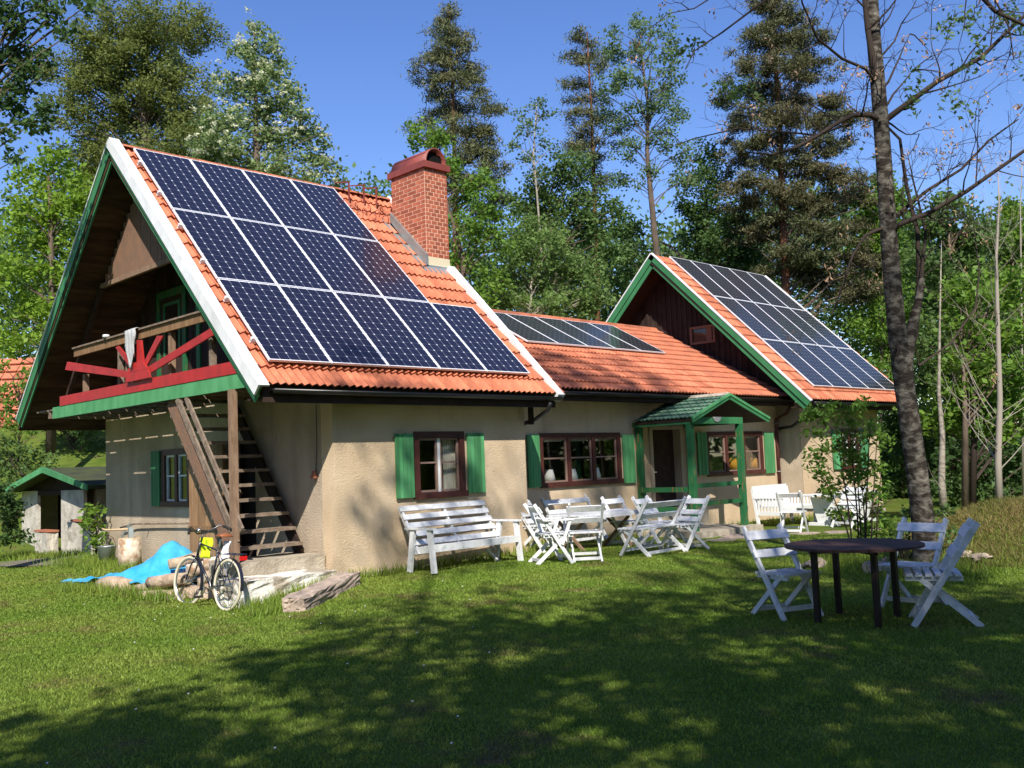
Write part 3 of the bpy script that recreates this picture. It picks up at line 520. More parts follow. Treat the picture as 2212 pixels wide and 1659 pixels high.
for i, (x, w_) in enumerate(((9.72, 'just right of the middle glazing bar'), (9.82, 'second right of the middle glazing bar'), (9.92, 'next to the orange pot'), (9.60, 'just left of the middle glazing bar'))): b = MB().lathe((x, 11.8, 1.345), [(.025,0),(.03,.08),(.02,.1)], 8); tag(b.obj('jar', 'metal', None, True), 'small glass jar on the sill, '+w_, 'jar', 'jars on the left house window sill')
# ================================================================== HOUSE B (right)
hB = thing('house', 'right wing with dark boarded gable, green bargeboards and solar panels', 'house', group='wings of the cottage')
def tB(y): return (y-15.70)/math.cos(TB)
def sB(t, h): p = RB.P(0, t, h); return p.y, p.z
HB = -.12; tbe, tbr = tB(11.30), tB(15.74); XB0, XB1 = 21.12, 26.95
wall('front_wall', hB, 'stucco', 'y', 11.92, .28, 22.1, 25.8, -.1, 3.1, [(23.62, 24.55, 1.36, 2.34)])
wall('side_wall', hB, 'stucco_rough', 'x', 22.1, .27, 12.21, 19.2, -.1, 3.05, [])
wall('end_wall', hB, 'stucco', 'x', 25.53, .268, 12.21, 19.2, -.1, 3.05, []); MB().bb((22.2, 19.21, 0), (25.7, 19.4, 3.1)).obj('back_wall', 'stucco', hB)
zrB = sB(tbr, HB)[1]; bkB = lambda y, d=0: (y, zrB-1.0*(y-15.74)-d)
rBm = MB().prism([(XB0+.02, *sB(tbe, HB-.02)), (XB0+.02, *sB(tbr, HB-.02)), (XB0+.02, *sB(tbr, HB-.15)), (XB0+.02, *sB(tbe, HB-.15))], (XB1-XB0-.04, 0, 0)).obj('roof', 'dark', hB)
MB().prism([(XB0+.02, *bkB(15.76, -.02)), (XB0+.02, *bkB(19.9, -.02)), (XB0+.02, *bkB(19.9, .06)), (XB0+.02, *bkB(15.76, .06))], (XB1-XB0-.04, 0, 0)).obj('back_roof', 'tile_j', hB); MB().prism([(XB0+.02, *bkB(15.76, .0605)), (XB0+.02, *bkB(19.88, .0605)), (XB0+.02, *bkB(19.88, .15)), (XB0+.02, *bkB(15.76, .15))], (XB1-XB0-.04, 0, 0)).obj('soffit', 'dark', hB)
RBT = Roof(0,0,0,TB); RBT.o = RB.P(0, 0, HB)
def hideB(x, t): return x > 22.2 and t > -5.4
lay_tiles(rBm, RBT, XB0+.1, XB1-.05, tbe, tbr-.02, .246, .36, 2, .040, hideB, 280)
fb = sB(tbe-.05, HB+.02); rgB = (15.74, zrB+.02); bb_ = bkB(19.9, -.02)
for A_, B_, par in ((fb, rgB, rBm), (bb_, rgB, rBm)):
    slope_bar(par, 'bargeboard', 'white', XB0-.015, XB0+.055, A_, B_, .035, .0)
    slope_bar(par, 'bargeboard', 'green', XB0, XB0+.03, A_, B_, -.002, .15); slope_bar(par, 'bargeboard', 'green', XB0+.032, XB0+.06, A_, B_, -.12, .27)
slope_bar(rBm, 'bargeboard', 'white', XB1-.06, XB1, fb, rgB, .05, .1)
def zB_in(y): return min(sB(tB(y), HB-.16)[1], bkB(y, .15)[1])
gp = MB().prism([(21.97, 12.4, 3.06), (21.97, 19.3, 3.06), (21.97, 19.3, max(3.07, zB_in(19.3))), (21.97, 15.74, zB_in(15.74)), (21.97, 12.4, zB_in(12.4))], (.1, 0, 0)).obj('gable_wall', 'dark', hB)
y = 12.35
while y < 18.9:
    z1 = min(zB_in(y), zB_in(y+.16)); z0 = 3.0
    zz = [(z0, z1)]
    if 14.42 < y+.08 < 15.13: zz = [(z0, 4.82), (5.28, z1)]
    for a, e in zz:
        if e-a > .1: MB().bb((21.945, y, a), (21.969, y+.125, e)).obj('plank', 'dark', gp); MB().bb((21.925, y+.118, a), (21.944, y+.165, e)).obj('batten', 'dark', gp)
    y += .165
b = MB(); b.bb((21.90, 14.38, 4.80), (21.96, 15.17, 4.86)); b.bb((21.90, 14.38, 5.22), (21.96, 15.17, 5.28)); b.bb((21.90, 14.38, 4.861), (21.96, 14.44, 5.219)); b.bb((21.90, 15.11, 4.861), (21.96, 15.17, 5.219)); w_ = b.obj('window', 'woodred', hB)
MB().bb((21.945, 14.68, 4.861), (21.955, 15.109, 5.219)).obj('pane', 'glass', w_); MB().bb((21.93, 14.441, 4.861), (21.95, 14.67, 5.219)).obj('shutter_leaf', 'woodred', w_)
window(hB, 'y', 11.92, 23.62, 24.55, 1.36, 2.34, 2, True, 'white'); shutter(hB, 'y', 11.92, 23.1, 23.55, 1.34, 2.34); shutter(hB, 'y', 11.92, 24.62, 25.05, 1.34, 2.34); curtain(hB, (23.7, 12.25, 0), (24.5, 12.25, 0), 1.38, 2.32, 30, .03)
MB().bb((22.05, 11.88, -.1), (25.85, 11.919, .22)).obj('plinth', 'concrete', hB)
gb = sB(tbe, HB); gutter(hB, XB0+.15, XB1, gb[0]-.04, gb[1]-.03); MB().bb((XB0+.1, gb[0]+.02, gb[1]-.18), (XB1-.1, gb[0]+.05, gb[1]-.02)).obj('fascia', 'dark', hB); MB().bb((XB0+.1, gb[0]+.051, gb[1]-.14), (XB1-.1, 11.91, gb[1]-.12)).obj('soffit', 'dark', hB)
MB().tube([(21.45, gb[0], gb[1]-.08), (21.55, 11.6, 2.72), (21.9, 12.3, 2.45), (21.98, 12.7, 2.42)], .04, 8).obj('downpipe', 'black', hB, True)
MB().bb((22.4, 12.25, 0), (25.5, 15, .1)).obj('floor', 'interior', hB)
# ================================================================== balcony on the left gable
bal = thing('balcony', 'gable balcony with red sunburst railing over a green fascia board', 'balcony')
MB().bb((6.452, 11.34, 2.93), (6.492, 18.22, 3.13)).obj('fascia_board', 'shutter', bal)
MB().bb((6.442, 11.58, 3.132), (6.482, 17.85, 3.30)).obj('bottom_rail', 'red', bal)
MB().bb((6.483, 12.38, 3.95), (6.523, 17.3, 4.08)).obj('top_rail', 'woodbrown', bal); MB().bb((6.45, 12.5, 4.082), (6.57, 17.3, 4.11)).obj('hand_rail', 'woodgrey', bal)
def c2(X, Y): return onx((X/2.765)/1.35625, (850+Y/2.765)/1.35625, 6.43)
for X, z1 in ((632, 3.62), (978, 3.94), (1325, 3.94)): yy = c2(X, 650).y; MB().bb((6.525, yy-.045, 3.112), (6.60, yy+.045, z1)).obj('post', 'wood', bal)
for yy in (12.45, 15.5): MB().bb((6.525, yy, 3.112), (6.60, yy+.08, 3.94)).obj('post', 'woodgrey', bal)
def ray_(pts, k): p = [c2(*q) for q in pts]; x = 6.422; MB().prism([(x, q.y, q.z) for q in p], (.028, 0, 0)).obj('sun_ray', 'red', bal)
ray_([(548, 580), (1062, 660), (1045, 712), (530, 645)], 1); ray_([(960, 452), (1075, 590), (1050, 615), (938, 465)], 2); ray_([(1112, 403), (1145, 405), (1165, 600), (1110, 600)], 3); ray_([(1275, 370), (1325, 368), (1195, 605), (1165, 590)], 4); ray_([(1715, 305), (1722, 368), (1225, 668), (1205, 620)], 5)
hub = [c2(1030, 770), c2(1045, 680), c2(1068, 620), c2(1100, 580), c2(1135, 562), c2(1172, 575), c2(1200, 610), c2(1225, 660), c2(1240, 725)]
for k in range(3):   # hub made of three boards
    z0 = 3.30+k*.14; z1 = z0+.137; ys = []
    for zz in (z0, (z0+z1)/2, z1):
        L = [p for p in hub]; hit = []
        for a, e in zip(L, L[1:]):
            if (a.z-zz)*(e.z-zz) <= 0 and a.z != e.z: t_ = (zz-a.z)/(e.z-a.z); hit.append(a.y+(e.y-a.y)*t_)
        if len(hit) >= 2: ys.append((zz, max(hit), min(hit)))
    if len(ys) >= 2: MB().prism([(6.39, y_, z_) for z_, y_, _ in ys]+[(6.39, y_, z_) for z_, _, y_ in ys[::-1]], (.024, 0, 0)).obj('hub_board', 'red', bal)
x = 6.50; k = 0
while x < 7.76:
    w = .128; MB().bb((x, 11.55, 3.085), (min(x+w, 7.79), 19.15, 3.11)).obj('deck_board', 'woodgrey', bal); x += w+(.034 if k in (2, 4, 5, 7, 8) else .012); k += 1
for yy in (11.6, 12.25, 12.9, 13.6, 14.35, 15.1, 15.8, 16.4, 17.1, 17.8, 18.5): MB().bb((6.50, yy, 2.95), (7.79, yy+.07, 3.084)).obj('joist', 'woodgrey', bal)
# vertical-plank gablet high under the roof with its beam
y = 13.9-.6; gl = MB().bb((6.94, 13.6, 5.20), (7.0, 17.32, 5.28)).obj('beam', 'wood', hA)
y = 13.45
while y < 17.25:
    z1 = min(zroof_in(y), zroof_in(y+.13))
    if z1 > 5.32: MB().bb((6.955+.004*(int(y*10) % 2), y, 5.281), (6.985, y+.125, z1)).obj('gablet_plank', 'woodred', hA)
    y += .131
def brace(a, b_): MB().bar(a, b_, .07, .07).obj('rafter', 'dark', hA)
brace((6.97, 17.3, 5.2), (6.97, 18.9, 3.4))
# ------------------------------------------------------------------ outside stairs
st = thing('staircase', 'weathered open wooden stairs climbing from concrete steps to the balcony', 'stairs')
SL = 1.22; sy = lambda z: 12.06+(z-.63)/SL
def stringer(x, z0, z1, off, w, m, nm='stringer', th=.045): MB().bar((x, sy(z0)+off, z0), (x, sy(z1)+off, z1), w, th, (0, 1, -1/SL)).obj(nm, m, st)
stringer(6.55, .64, 2.93, -.20, .235, 'woodred'); stringer(7.70, .64, 2.93, .10, .19, 'dark')
for off, z0, w_ in ((-.56, .90, .105), (-.83, 1.08, .085)): stringer(6.47, z0, 2.93, off, w_, 'woodgrey', 'rail_board', .028)
for i in range(10): z = .82+.212*i; MB().bb((6.58, sy(z)-.17, z-.045), (7.67, sy(z)+.07, z)).obj('tread', 'woodgrey', st)
MB().bb((6.40, 11.70, .66), (6.49, 11.79, 2.925)).obj('newel_post', 'wood', st)
for yy, hh in ((14.5, 2.35), (14.66, 2.3)): pass
t = thing('plank_screen', 'brown vertical plank screen standing under the wooden stairs', 'plank screen')
for k in range(4): MB().bb((7.2, 13.45+.272*k, .3), (7.235, 13.45+.272*k+.265, min(2.3, .63+SL*(13.45+.272*k+.2-12.06)-.1))).obj('plank', 'woodbrown', t)
MB().bb((7.17, 13.45, .98), (7.199, 14.53, 1.04)).obj('cross_rail', 'woodbrown', t)
t = thing('concrete_steps', 'two concrete steps with flaking whitewash at the foot of the wooden stairs', 'steps')
def rough(b, name, m, parent, sub=3, amp=.015):
    o = b.obj(name, m, parent); import bmesh
    bm = bmesh.new(); bm.from_mesh(o.data); bmesh.ops.subdivide_edges(bm, edges=bm.edges, cuts=sub, use_grid_fill=True)
    for v in bm.verts: v.co += Vector((random.uniform(-amp, amp), random.uniform(-amp, amp), random.uniform(-amp, amp)))
    bm.to_mesh(o.data); bm.free(); return o
rough(MB().bb((6.46, 11.66, .1), (7.77, 12.5, .65)), 'upper_step', 'concrete', t, 7, .008); rough(MB().bb((6.15, 11.14, 0), (7.62, 11.65, .47)), 'lower_step', 'lime', t, 8, .014)
# ------------------------------------------------------------------ porch
po = thing('porch', 'green timber porch with small tiled roof and worn railings at the front door', 'porch')
PX0, PXA, PX1, PY = 16.24, 17.52, 18.95, 11.38; PZE, PZA = 2.55, 3.03
MB().bb((16.1, 11.12, 0), (18.35, 12.78, .32)).obj('concrete_deck', 'concrete', po); MB().bb((16.55, 12.3, .321), (18.1, 12.78, .68)).obj('door_step', 'concrete', po)
for (x, y, z0) in ((16.28, 11.40, .32), (18.08, 11.40, .32), (16.38, 12.76, .1), (18.2, 12.74, .32)): MB().bb((x-.06, y-.06, z0), (x+.06, y+.06, 2.46)).obj('post', 'porchgreen', po)
MB().bb((16.22, 11.35, 2.461), (18.16, 11.45, 2.60)).obj('front_beam', 'green', po); MB().bb((16.22, 11.451, 2.461), (16.34, 12.8, 2.56)).obj('side_beam', 'green', po); MB().bb((18.04, 11.451, 2.461), (18.16, 12.8, 2.56)).obj('side_beam', 'green', po)
for z in (.80, 1.17): MB().bb((16.345, 11.38, z), (18.015, 11.42, z+.09)).obj('rail', 'porchgreen', po)
for z in (.70, 1.10): MB().bb((16.26, 11.465, z), (16.30, 12.695, z+.10)).obj('rail', 'porchgreen', po)
for (x0, z0, x1, z1, nm) in ((PX0-.05, PZE, PXA, PZA, 0), (PX1+.05, PZE, PXA, PZA, 1)):
    d = Vector((x1-x0, 0, z1-z0)); L = d.length; u = d.normalized(); nrm = Vector((-u.z, 0, u.x)); nrm = nrm if nrm.z > 0 else -nrm
    rfp = MB().prism([(x0, PY-.10, z0), (x1, PY-.10, z1), tuple(Vector((x1, PY-.10, z1))-nrm*.05), tuple(Vector((x0, PY-.10, z0))-nrm*.05)], (0, 1.45, 0)).obj('porch_roof', 'dark', po)
    # corrugated little tiles: courses down the slope
    wv = .105; rows = 6; b = MB(); ny = 13; vdir = Vector((0, 1, 0))
    q = Matrix((vdir, u, nrm)).transposed()
    me = tile_mesh(wv*2+.002, L/rows+.02, 2, .022, name='porch_tile', m='porchroof'); 
    for r_ in range(rows):
        for c_ in range(7):
            yy = PY-.11+c_*wv*2
            if yy+wv*2 > PY+1.44: continue
            p = Vector((x0, yy, z0))+u*(L/rows*r_)+nrm*.004; link('porch_tile', me, rfp, Matrix.Translation(p) @ q.to_4x4())
    MB().prism([tuple(Vector((x0, PY-.15, z0))+nrm*.06-u*.04), tuple(Vector((x1, PY-.15, z1))+nrm*.06), tuple(Vector((x1, PY-.15, z1))-nrm*.06), tuple(Vector((x0, PY-.15, z0))-nrm*.06-u*.04)], (0, .03, 0)).obj('bargeboard', 'green', rfp)
    MB().prism([tuple(Vector((x0, PY-.17, z0))+nrm*.065-u*.04), tuple(Vector((x1, PY-.17, z1))+nrm*.065), tuple(Vector((x1, PY-.17, z1))+nrm*.01), tuple(Vector((x0, PY-.17, z0))+nrm*.01-u*.04)], (0, .019, 0)).obj('trim', 'shutter', rfp)
MB().prism([(PXA-.1, PY-.14, PZA+.02), (PXA, PY-.14, PZA+.085), (PXA+.1, PY-.14, PZA+.02)], (0, 1.55, 0)).obj('ridge_cap', 'concrete', po)
MB().prism([(17.0, 11.33, 2.60), (17.34, 11.33, 2.60), (17.27, 11.33, 2.52), (17.17, 11.33, 2.49), (17.07, 11.33, 2.52)], (0, .015, 0)).obj('name_plate', 'plate', po)
# stone slabs of the path in front
t = thing('stone_path', 'grey flagstones set in the grass in front of the porch', 'stone path')
for i, (x, y, s) in enumerate(((16.6, 10.6, .42), (17.4, 10.4, .4), (18.1, 10.0, .38), (15.8, 10.5, .36), (17.0, 10.95, .3), (18.6, 9.6, .33), (19.3, 9.3, .36), (15.2, 10.7, .28))):
    b = MB(); n = 8; pl = [(x+s*(.75+.35*random.random())*math.cos(2*math.pi*k/n), y+s*.8*(.75+.35*random.random())*math.sin(2*math.pi*k/n), G(x, y)-.04) for k in range(n)]; b.prism(pl, (0, 0, .065)).obj('flagstone', 'stone', t)
# ================================================================== furniture
def fchair(label, x, y, face, grp=None, arms=False, width=.44, z=None, nback=2, sc=1.0, m='furn', cat='chair', name='folding_chair'):
    """folding timber chair facing direction (local +y)."""
    t = thing(name, label, cat, (x, y, (G(x, y) if z is None else z)), face, grp); t.scale = (sc, sc, sc); w = width/2
    for s in (-1, 1):
        MB().bar((s*w, -.32, .88), (s*w, .24, .0), .03, .052).obj('stile', m, t)          # back post running down to the front foot
        MB().bar((s*(w-.045), .20, .44), (s*(w-.045), -.30, .0), .028, .05).obj('leg', m, t)
    for (u, hgt) in ((.03, .10), (.235, .085), (.36, .085))[:nback]:
        p = Vector((0, -.32, .88)).lerp(Vector((0, .24, 0)), u+.02); d = Vector((0, .56, -.88)).normalized(); up = -d; q = p+d*hgt
        MB().bar(p+Vector((0, .03, .0)), q+Vector((0, .03, 0)), width+.07, .02, (1, 0, 0)).obj('back_slat', m, t)
    for k in range(6):
        yy = -.17+k*.078; MB().bb((-w+.0, yy, .425), (w-.0, yy+.055, .445)).obj('seat_slat', m, t)
    for s in (-1, 1): MB().bb((s*(w-.045)-.013, -.18, .385), (s*(w-.045)+.013, .28, .4245)).obj('seat_rail', m, t)
    MB().bar((-w, .17, .10), (w, .17, .10), .045, .02, (0, 0, 1)).obj('cross_rail', m, t); MB().bar((-w+.045, -.24, .06), (w-.045, -.24, .06), .045, .02, (0, 0, 1)).obj('cross_rail', m, t)
    if arms:
        for s in (-1, 1):
            MB().bb((s*(w+.03)-.03, -.19, .63), (s*(w+.03)+.03, .27, .652)).obj('armrest', m, t); MB().bar((s*(w+.03), .22, .63), (s*(w+.03), .08, .28), .028, .04).obj('arm_support', m, t)
    return t
vang = math.atan2(-.702, .707)   # rotation that turns local +y to the viewing direction
def face(fx, fy): return math.atan2(-fx, fy)
# round table group
GR = 'white folding chairs around the dark round table'
tb = thing('round_table', 'dark stained round garden table with four straight legs', 'table', (8.97, 4.47, G(8.97, 4.47)), face(.702, .707), None)
import bmesh
for k in range(9):
    w = 1.28/9; x0 = -.64+k*w; x1 = x0+w-.006; h = .64; pts = []
    n = 6; xs = [x0+(x1-x0)*i/n for i in range(n+1)]; top = [(x_, math.sqrt(max(0, h*h-x_*x_)), .70) for x_ in xs]; bot = [(x_, -y_, z_) for x_, y_, z_ in top[::-1]]
    poly = top+bot; MB().prism(poly, (0, 0, .026)).obj('tabletop_board', 'tablewood', tb)
for k in range(4): a = math.pi/2*k+.12; MB().bar((.40*math.cos(a), .40*math.sin(a), -.02), (.40*math.cos(a), .40*math.sin(a), .66), .05, .05, (1, 1, 0)).obj('leg', 'tableleg', tb)
for a in (.12, .12+math.pi/2): MB().bar((-.45*math.cos(a), -.45*math.sin(a), .675+.001*a), (.45*math.cos(a), .45*math.sin(a), .675+.001*a), .05, .045, (0, 0, 1)).obj('apron', 'tableleg', tb)
p = at(1697, 1280, 9.75); fchair('white folding chair on the left of the dark round table', p.x, p.y, face(-.35, -.94), GR, width=.46)
p = at(1972, 1260, 9.95); fchair('white folding chair behind the round table, its back to the ash trunk', p.x, p.y, face(-.98, .12), GR, width=.46)
p = at(2030, 1280, 9.05); fchair('rightmost white folding chair seen from the side by the round table', p.x, p.y, face(-.44, .90), GR, width=.46, sc=1.06)
# garden sofa by the left house
t = thing('garden_sofa', 'long white slatted garden sofa against the wall under the left house window', 'bench', (9.68, 10.98, G(9.7, 10.9)), R(2)); W = .88
ft, bt = -.36, .22
for s in (-1, 1):
    MB().bar((s*W, -.40, 0), (s*(W), -.33, .60), .045, .085).obj('leg', 'furn', t); MB().bar((s*W, .12, 0), (s*W, .02, .60), .045, .085).obj('leg', 'furn', t)
    MB().bb((s*W-.045, -.42, .60), (s*W+.045, .16, .625)).obj('armrest', 'furn', t)
    MB().bar((s*(W-.05), -.36, .33), (s*(W-.05), .12, .27), .035, .08).obj('side_rail', 'furn', t)
for xx in (-W+.06, -.0, W-.06): MB().bar((xx, .0, .26), (xx, .37, .90), .035, .06).obj('back_post', 'furn', t)
for k in range(6): a = Vector((0, .0, .29)).lerp(Vector((0, .355, .885)), k/5.0); d = Vector((0, .355, .595)).normalized(); MB().bar(a-d*.042+Vector((0, -.035, 0)), a+d*.042+Vector((0, -.035, 0)), 2*W-.03, .02, (1, 0, 0)).obj('back_slat', 'furn', t)
for k in range(4): MB().bb((-W+.03, -.32+k*.09, .362-.012*k), (W-.03, -.32+k*.09+.065, .382-.012*k)).obj('seat_slat', 'furn', t)
MB().bb((-W+.03, -.40, .29), (W-.03, -.375, .385)).obj('front_rail', 'furn', t)
MB().bar((0, -.37, .32), (0, .05, .27), .035, .06).obj('centre_rail', 'furn', t)
MB().bar((.55, .0, .2), (.70, -.1, 0), .03, .04).obj('brace', 'furn', t)
# patio group in front of the middle wing
GP = 'white folding chairs round the white patio table'
def fbench(label, x, y, f, width, nback, grp, name='folding_bench', **k): return fchair(label, x, y, f, grp, False, width, None, nback, 1.0, 'furn', 'bench', name)
t = thing('patio_table', 'white rectangular slatted table in front of the middle window', 'table', (12.95, 11.15, G(12.9, 11.0)), R(2))
for k in range(7): MB().bb((-.85, -.36+k*.104, .60), (.85, -.36+k*.104+.096, .622)).obj('tabletop_slat', 'furn', t)
for s in (-1, 1):
    MB().bb((s*.70-.02, -.33, .53), (s*.70+.02, .33, .599)).obj('batten', 'furn', t); MB().bar((s*.66, -.3, 0), (s*.66, .28, .53), .03, .05).obj('leg', 'wood', t); MB().bar((s*.62, .3, 0), (s*.62, -.28, .53), .03, .05).obj('leg', 'wood', t)
MB().bb((-.85, -.375, .54), (.85, -.362, .60)).obj('apron', 'furn', t)
def pc(px_, py_, d): return at(px_, py_, d)
p = at(1190, 1165, 14.5); fchair('white armchair with its back towards the wall corner, left of the patio table', p.x, p.y, face(.82, -.42), GP, arms=True, width=.46)
p = at(1263, 1160, 14.75); fchair('white folding armchair with its back to the lawn at the patio table', p.x, p.y, face(.66, .75), GP, arms=True, width=.50, nback=2)
p = at(1160, 1150, 16.2); fchair('grey-white folding chair tucked in the corner behind the armchair', p.x, p.y, face(.3, -.95), GP, width=.46, nback=3)
p = at(1350, 1120, 17.5); fchair('white folding chair against the wall beside the porch', p.x, p.y, face(0, -1), GP, width=.48)
p = at(1482, 1140, 16.3); fchair('white folding chair between the slatted bench and the porch post', p.x, p.y, face(-1, .25), GP, width=.48, nback=3)
fbench('white two-seat folding bench with its back to the lawn', 12.72, 9.75, face(-.05, 1), 1.10, 2, 'white folding benches at the patio table')
fbench('white two-seat folding bench along the wall below the middle window', 13.62, 12.15, face(0, -1), 1.2, 2, 'white folding benches at the patio table')
p = at(1418, 1140, 17.0); fchair('low white chair just behind the slatted bench in front of the door', p.x, p.y, face(.1, -1), GP, width=.46)
# far group right of the porch
t = thing('spindle_bench', 'white garden bench with upright slats right of the porch', 'bench', (20.2, 11.9, G(20, 11.9)), 0)
for s in (-1, 1):
    MB().bb((s*.74-.03, -.62, 0), (s*.74+.03, -.56, .62)).obj('leg', 'white', t); MB().bar((s*.74, 0, 0), (s*.74, .12, .85), .06, .06).obj('leg', 'white', t); MB().bb((s*.74-.035, -.64, .62), (s*.74+.035, .1, .65)).obj('armrest', 'white', t)
    for k in range(7): MB().bb((s*.74-.012, -.52+k*.08, .33), (s*.74+.012, -.48+k*.08, .62)).obj('side_spindle', 'white', t)
    MB().bb((s*.74-.02, -.56, .25), (s*.74+.02, .02, .33)).obj('side_rail', 'white', t)
MB().bb((-.70, -.62, .33), (.70, -.58, .42)).obj('front_rail', 'white', t); MB().bar((-.74, .12, .84), (.74, .12, .84), .13, .03, (0, 0, 1)).obj('top_rail', 'white', t)
for k in range(17): x = -.68+k*.085; MB().bar((x, .03, .42), (x, .11, .80), .05, .018).obj('back_spindle', 'white', t)
for k in range(5): MB().bb((-.71, -.60+k*.12, .421), (.71, -.60+k*.12+.10, .44)).obj('seat_slat', 'white', t)
p = at(1712, 1105, 20.2); fchair('greyish folding chair with its back to the far white table', p.x, p.y, face(.95, .3), None, width=.48, nback=1, sc=.98)
t = thing('trestle_table', 'long white trestle table by the far right wall', 'table', (20.9, 10.6, G(20.9, 10.6)), R(-4))
for k in range(6): MB().bb((-1.1, -.36+k*.122, .66), (1.1, -.36+k*.122+.115, .69)).obj('tabletop_board', 'white', t)
for s in (-1, 1):
    MB().bb((s*.8-.05, -.36, 0), (s*.8+.05, .36, .07)).obj('foot', 'white', t); MB().prism([(s*.8-.03, -.14, .07), (s*.8-.03, .14, .07), (s*.8-.03, .30, .62), (s*.8-.03, -.30, .62)], (.06, 0, 0)).obj('leg', 'white', t)
MB().bb((-.76, -.03, .3), (.76, .03, .4)).obj('stretcher', 'white', t); MB().bb((-1.05, -.3, .60), (1.05, -.27, .659)).obj('apron', 'white', t)
p = at(1832, 1100, 21.0); fchair('white garden chair behind the leafy shrub at the end of the far table', p.x, p.y, face(-.9, .3), None, width=.55, nback=3)
# ================================================================== bicycle
bk_ = thing('bicycle', 'black city bicycle with cream tyres and brown saddle leaning by the concrete steps', 'bicycle', (6.02, 11.22, .135), 0)
fw = Vector((-.03, .999, 0)).normalized(); sd_ = Vector((fw.y, -fw.x, 0))     # forward, side
lean = .10; upv = (Vector((0,0,1))*math.cos(lean)+sd_*math.sin(lean)).normalized(); K_ = .93
def B(f_, u_, s_=0): return fw*(f_*K_)+upv*(u_*K_)+(sd_ if True else 0)*(s_*K_)
axl = (sd_*math.cos(lean)-Vector((0,0,1))*math.sin(lean)).normalized()
stf = Quaternion(upv, .12)
for nm_, f_, turn in (('wheel', 0, 0), ('wheel', 1.04, 1)):
    ax_ = stf @ axl if turn else axl; c = B(f_, .335)
    wh = MB().ring(c, ax_, .302*K_, .011, 36, 6).obj('wheel', 'chrome', bk_, True)
    MB().ring(c, ax_, .325*K_, .021, 40, 8).obj('tyre', 'rubber', wh, True)
    b = MB(); u1 = ax_.orthogonal().normalized(); u2 = ax_.cross(u1)
    for k in range(24): a = 2*math.pi*k/24; b.tube([c+ax_*(.02 if k % 2 else -.02), c+(u1*math.cos(a)+u2*math.sin(a))*.30*K_], .0016, 3, False)
    b.obj('spokes', 'chrome', wh); MB().tube([c-ax_*.05, c+ax_*.05], .022, 10).obj('hub', 'chrome', wh)
    b = MB(); n = 15; 
    for k in range(n):
        a = math.pi*(.10+.95*k/(n-1)) if not turn else math.pi*(.35+.75*k/(n-1)); d = (Quaternion(ax_, 0) @ (fw*-math.cos(a)*-1))
        dd = (-fw*math.cos(a)*-1+upv*math.sin(a)); b.v += [tuple(c+dd*.358*K_+ax_*.024), tuple(c+dd*.365*K_), tuple(c+dd*.358*K_-ax_*.024)]
    for k in range(n-1): b.f += [(3*k, 3*k+1, 3*k+4, 3*k+3), (3*k+1, 3*k+2, 3*k+5, 3*k+4)]
    b.obj('mudguard', 'bikeframe', bk_, True)
bb_p = B(.44, .29); st_t = B(.30, .82); hd_t = B(.80, .86); hd_b = B(.86, .70); ra = B(0, .335); fa = B(1.04, .335)
fm = MB()
for p, q, r_ in ((bb_p, st_t, .014), (st_t-upv*.04, hd_t, .012), (bb_p, hd_b, .016), (hd_t+upv*.03, hd_b-upv*.02, .018)): fm.tube([p, q], r_, 8)
for s in (-.045, .045): fm.tube([bb_p+axl*s*.6, ra+axl*s], .009, 6); fm.tube([st_t-upv*.06+axl*s*.3, ra+axl*s], .008, 6)
for s in (-.045, .045): fm.tube([hd_b+axl*s*.6-upv*.03, hd_b+(fa-hd_b)*.4+axl*s, fa+axl*s], .010, 6)
fm.obj('frame', 'bikeframe', bk_, True)
MB().tube([B(.30, .80), B(.26, .96)], .011, 8).obj('seat_post', 'chrome', bk_, True)
b = MB(); n = 9
prof = [(-.14, .085, .0), (-.10, .095, .01), (-.02, .06, .0), (.07, .03, -.003), (.15, .018, -.01)]
for f_, w_, dz in prof:
    for k in range(n): a = math.pi*k/(n-1); b.v.append(tuple(B(.245+f_, .955)+upv*(dz+.035*math.sin(a)+.01)+axl*(w_*math.cos(a))))
for i in range(len(prof)-1):
    for k in range(n-1): b.f.append((i*n+k, i*n+k+1, (i+1)*n+k+1, (i+1)*n+k))
for i in range(len(prof)-1): b.f.append((i*n, (i+1)*n, (i+1)*n+n-1, i*n+n-1))
b.f += [tuple(range(n)), tuple(range((len(prof)-1)*n, len(prof)*n))]; b.obj('saddle', 'saddle', bk_, True)
b = MB().tube([hd_t, B(.76, .98)], .012, 8); b.tube([B(.62, 1.06, -.30), B(.70, 1.10, -.22), B(.79, 1.0, -.07), B(.79, 1.0, .07), B(.70, 1.10, .22), B(.62, 1.06, .30)], .011, 8); b.obj('handlebar', 'bikeframe', bk_, True)
for s in (-1, 1): MB().tube([B(.66, 1.08, s*.26), B(.54, 1.03, s*.33)], .018, 8).obj('grip', 'tyreblack', bk_, True)
b = MB().tube([B(.78, 1.02, -.05), B(.78, 1.07, -.05)], .025, 8); b.obj('bell', 'chrome', bk_, True)
b = MB(); 
for f_ in (-.28, -.1, .08): b.tube([B(f_, .745, -.06), B(f_, .745, .06)], .006, 5)
for s in (-.06, .06): b.tube([B(-.32, .745, s), B(.22, .745, s)], .006, 5); b.tube([B(-.22, .745, s), B(0, .34, s*1.1)], .005, 5)
b.obj('luggage_rack', 'bikeframe', bk_); MB().ring(bb_p-axl*.05, axl, .085, .006, 20, 5).obj('chainring', 'chrome', bk_)
b = MB().tube([bb_p-axl*.06, bb_p-axl*.06+fw*.10-upv*.13], .010, 6); b.tube([bb_p+axl*.06, bb_p+axl*.06-fw*.10+upv*.13], .010, 6); b.obj('crank', 'chrome', bk_)
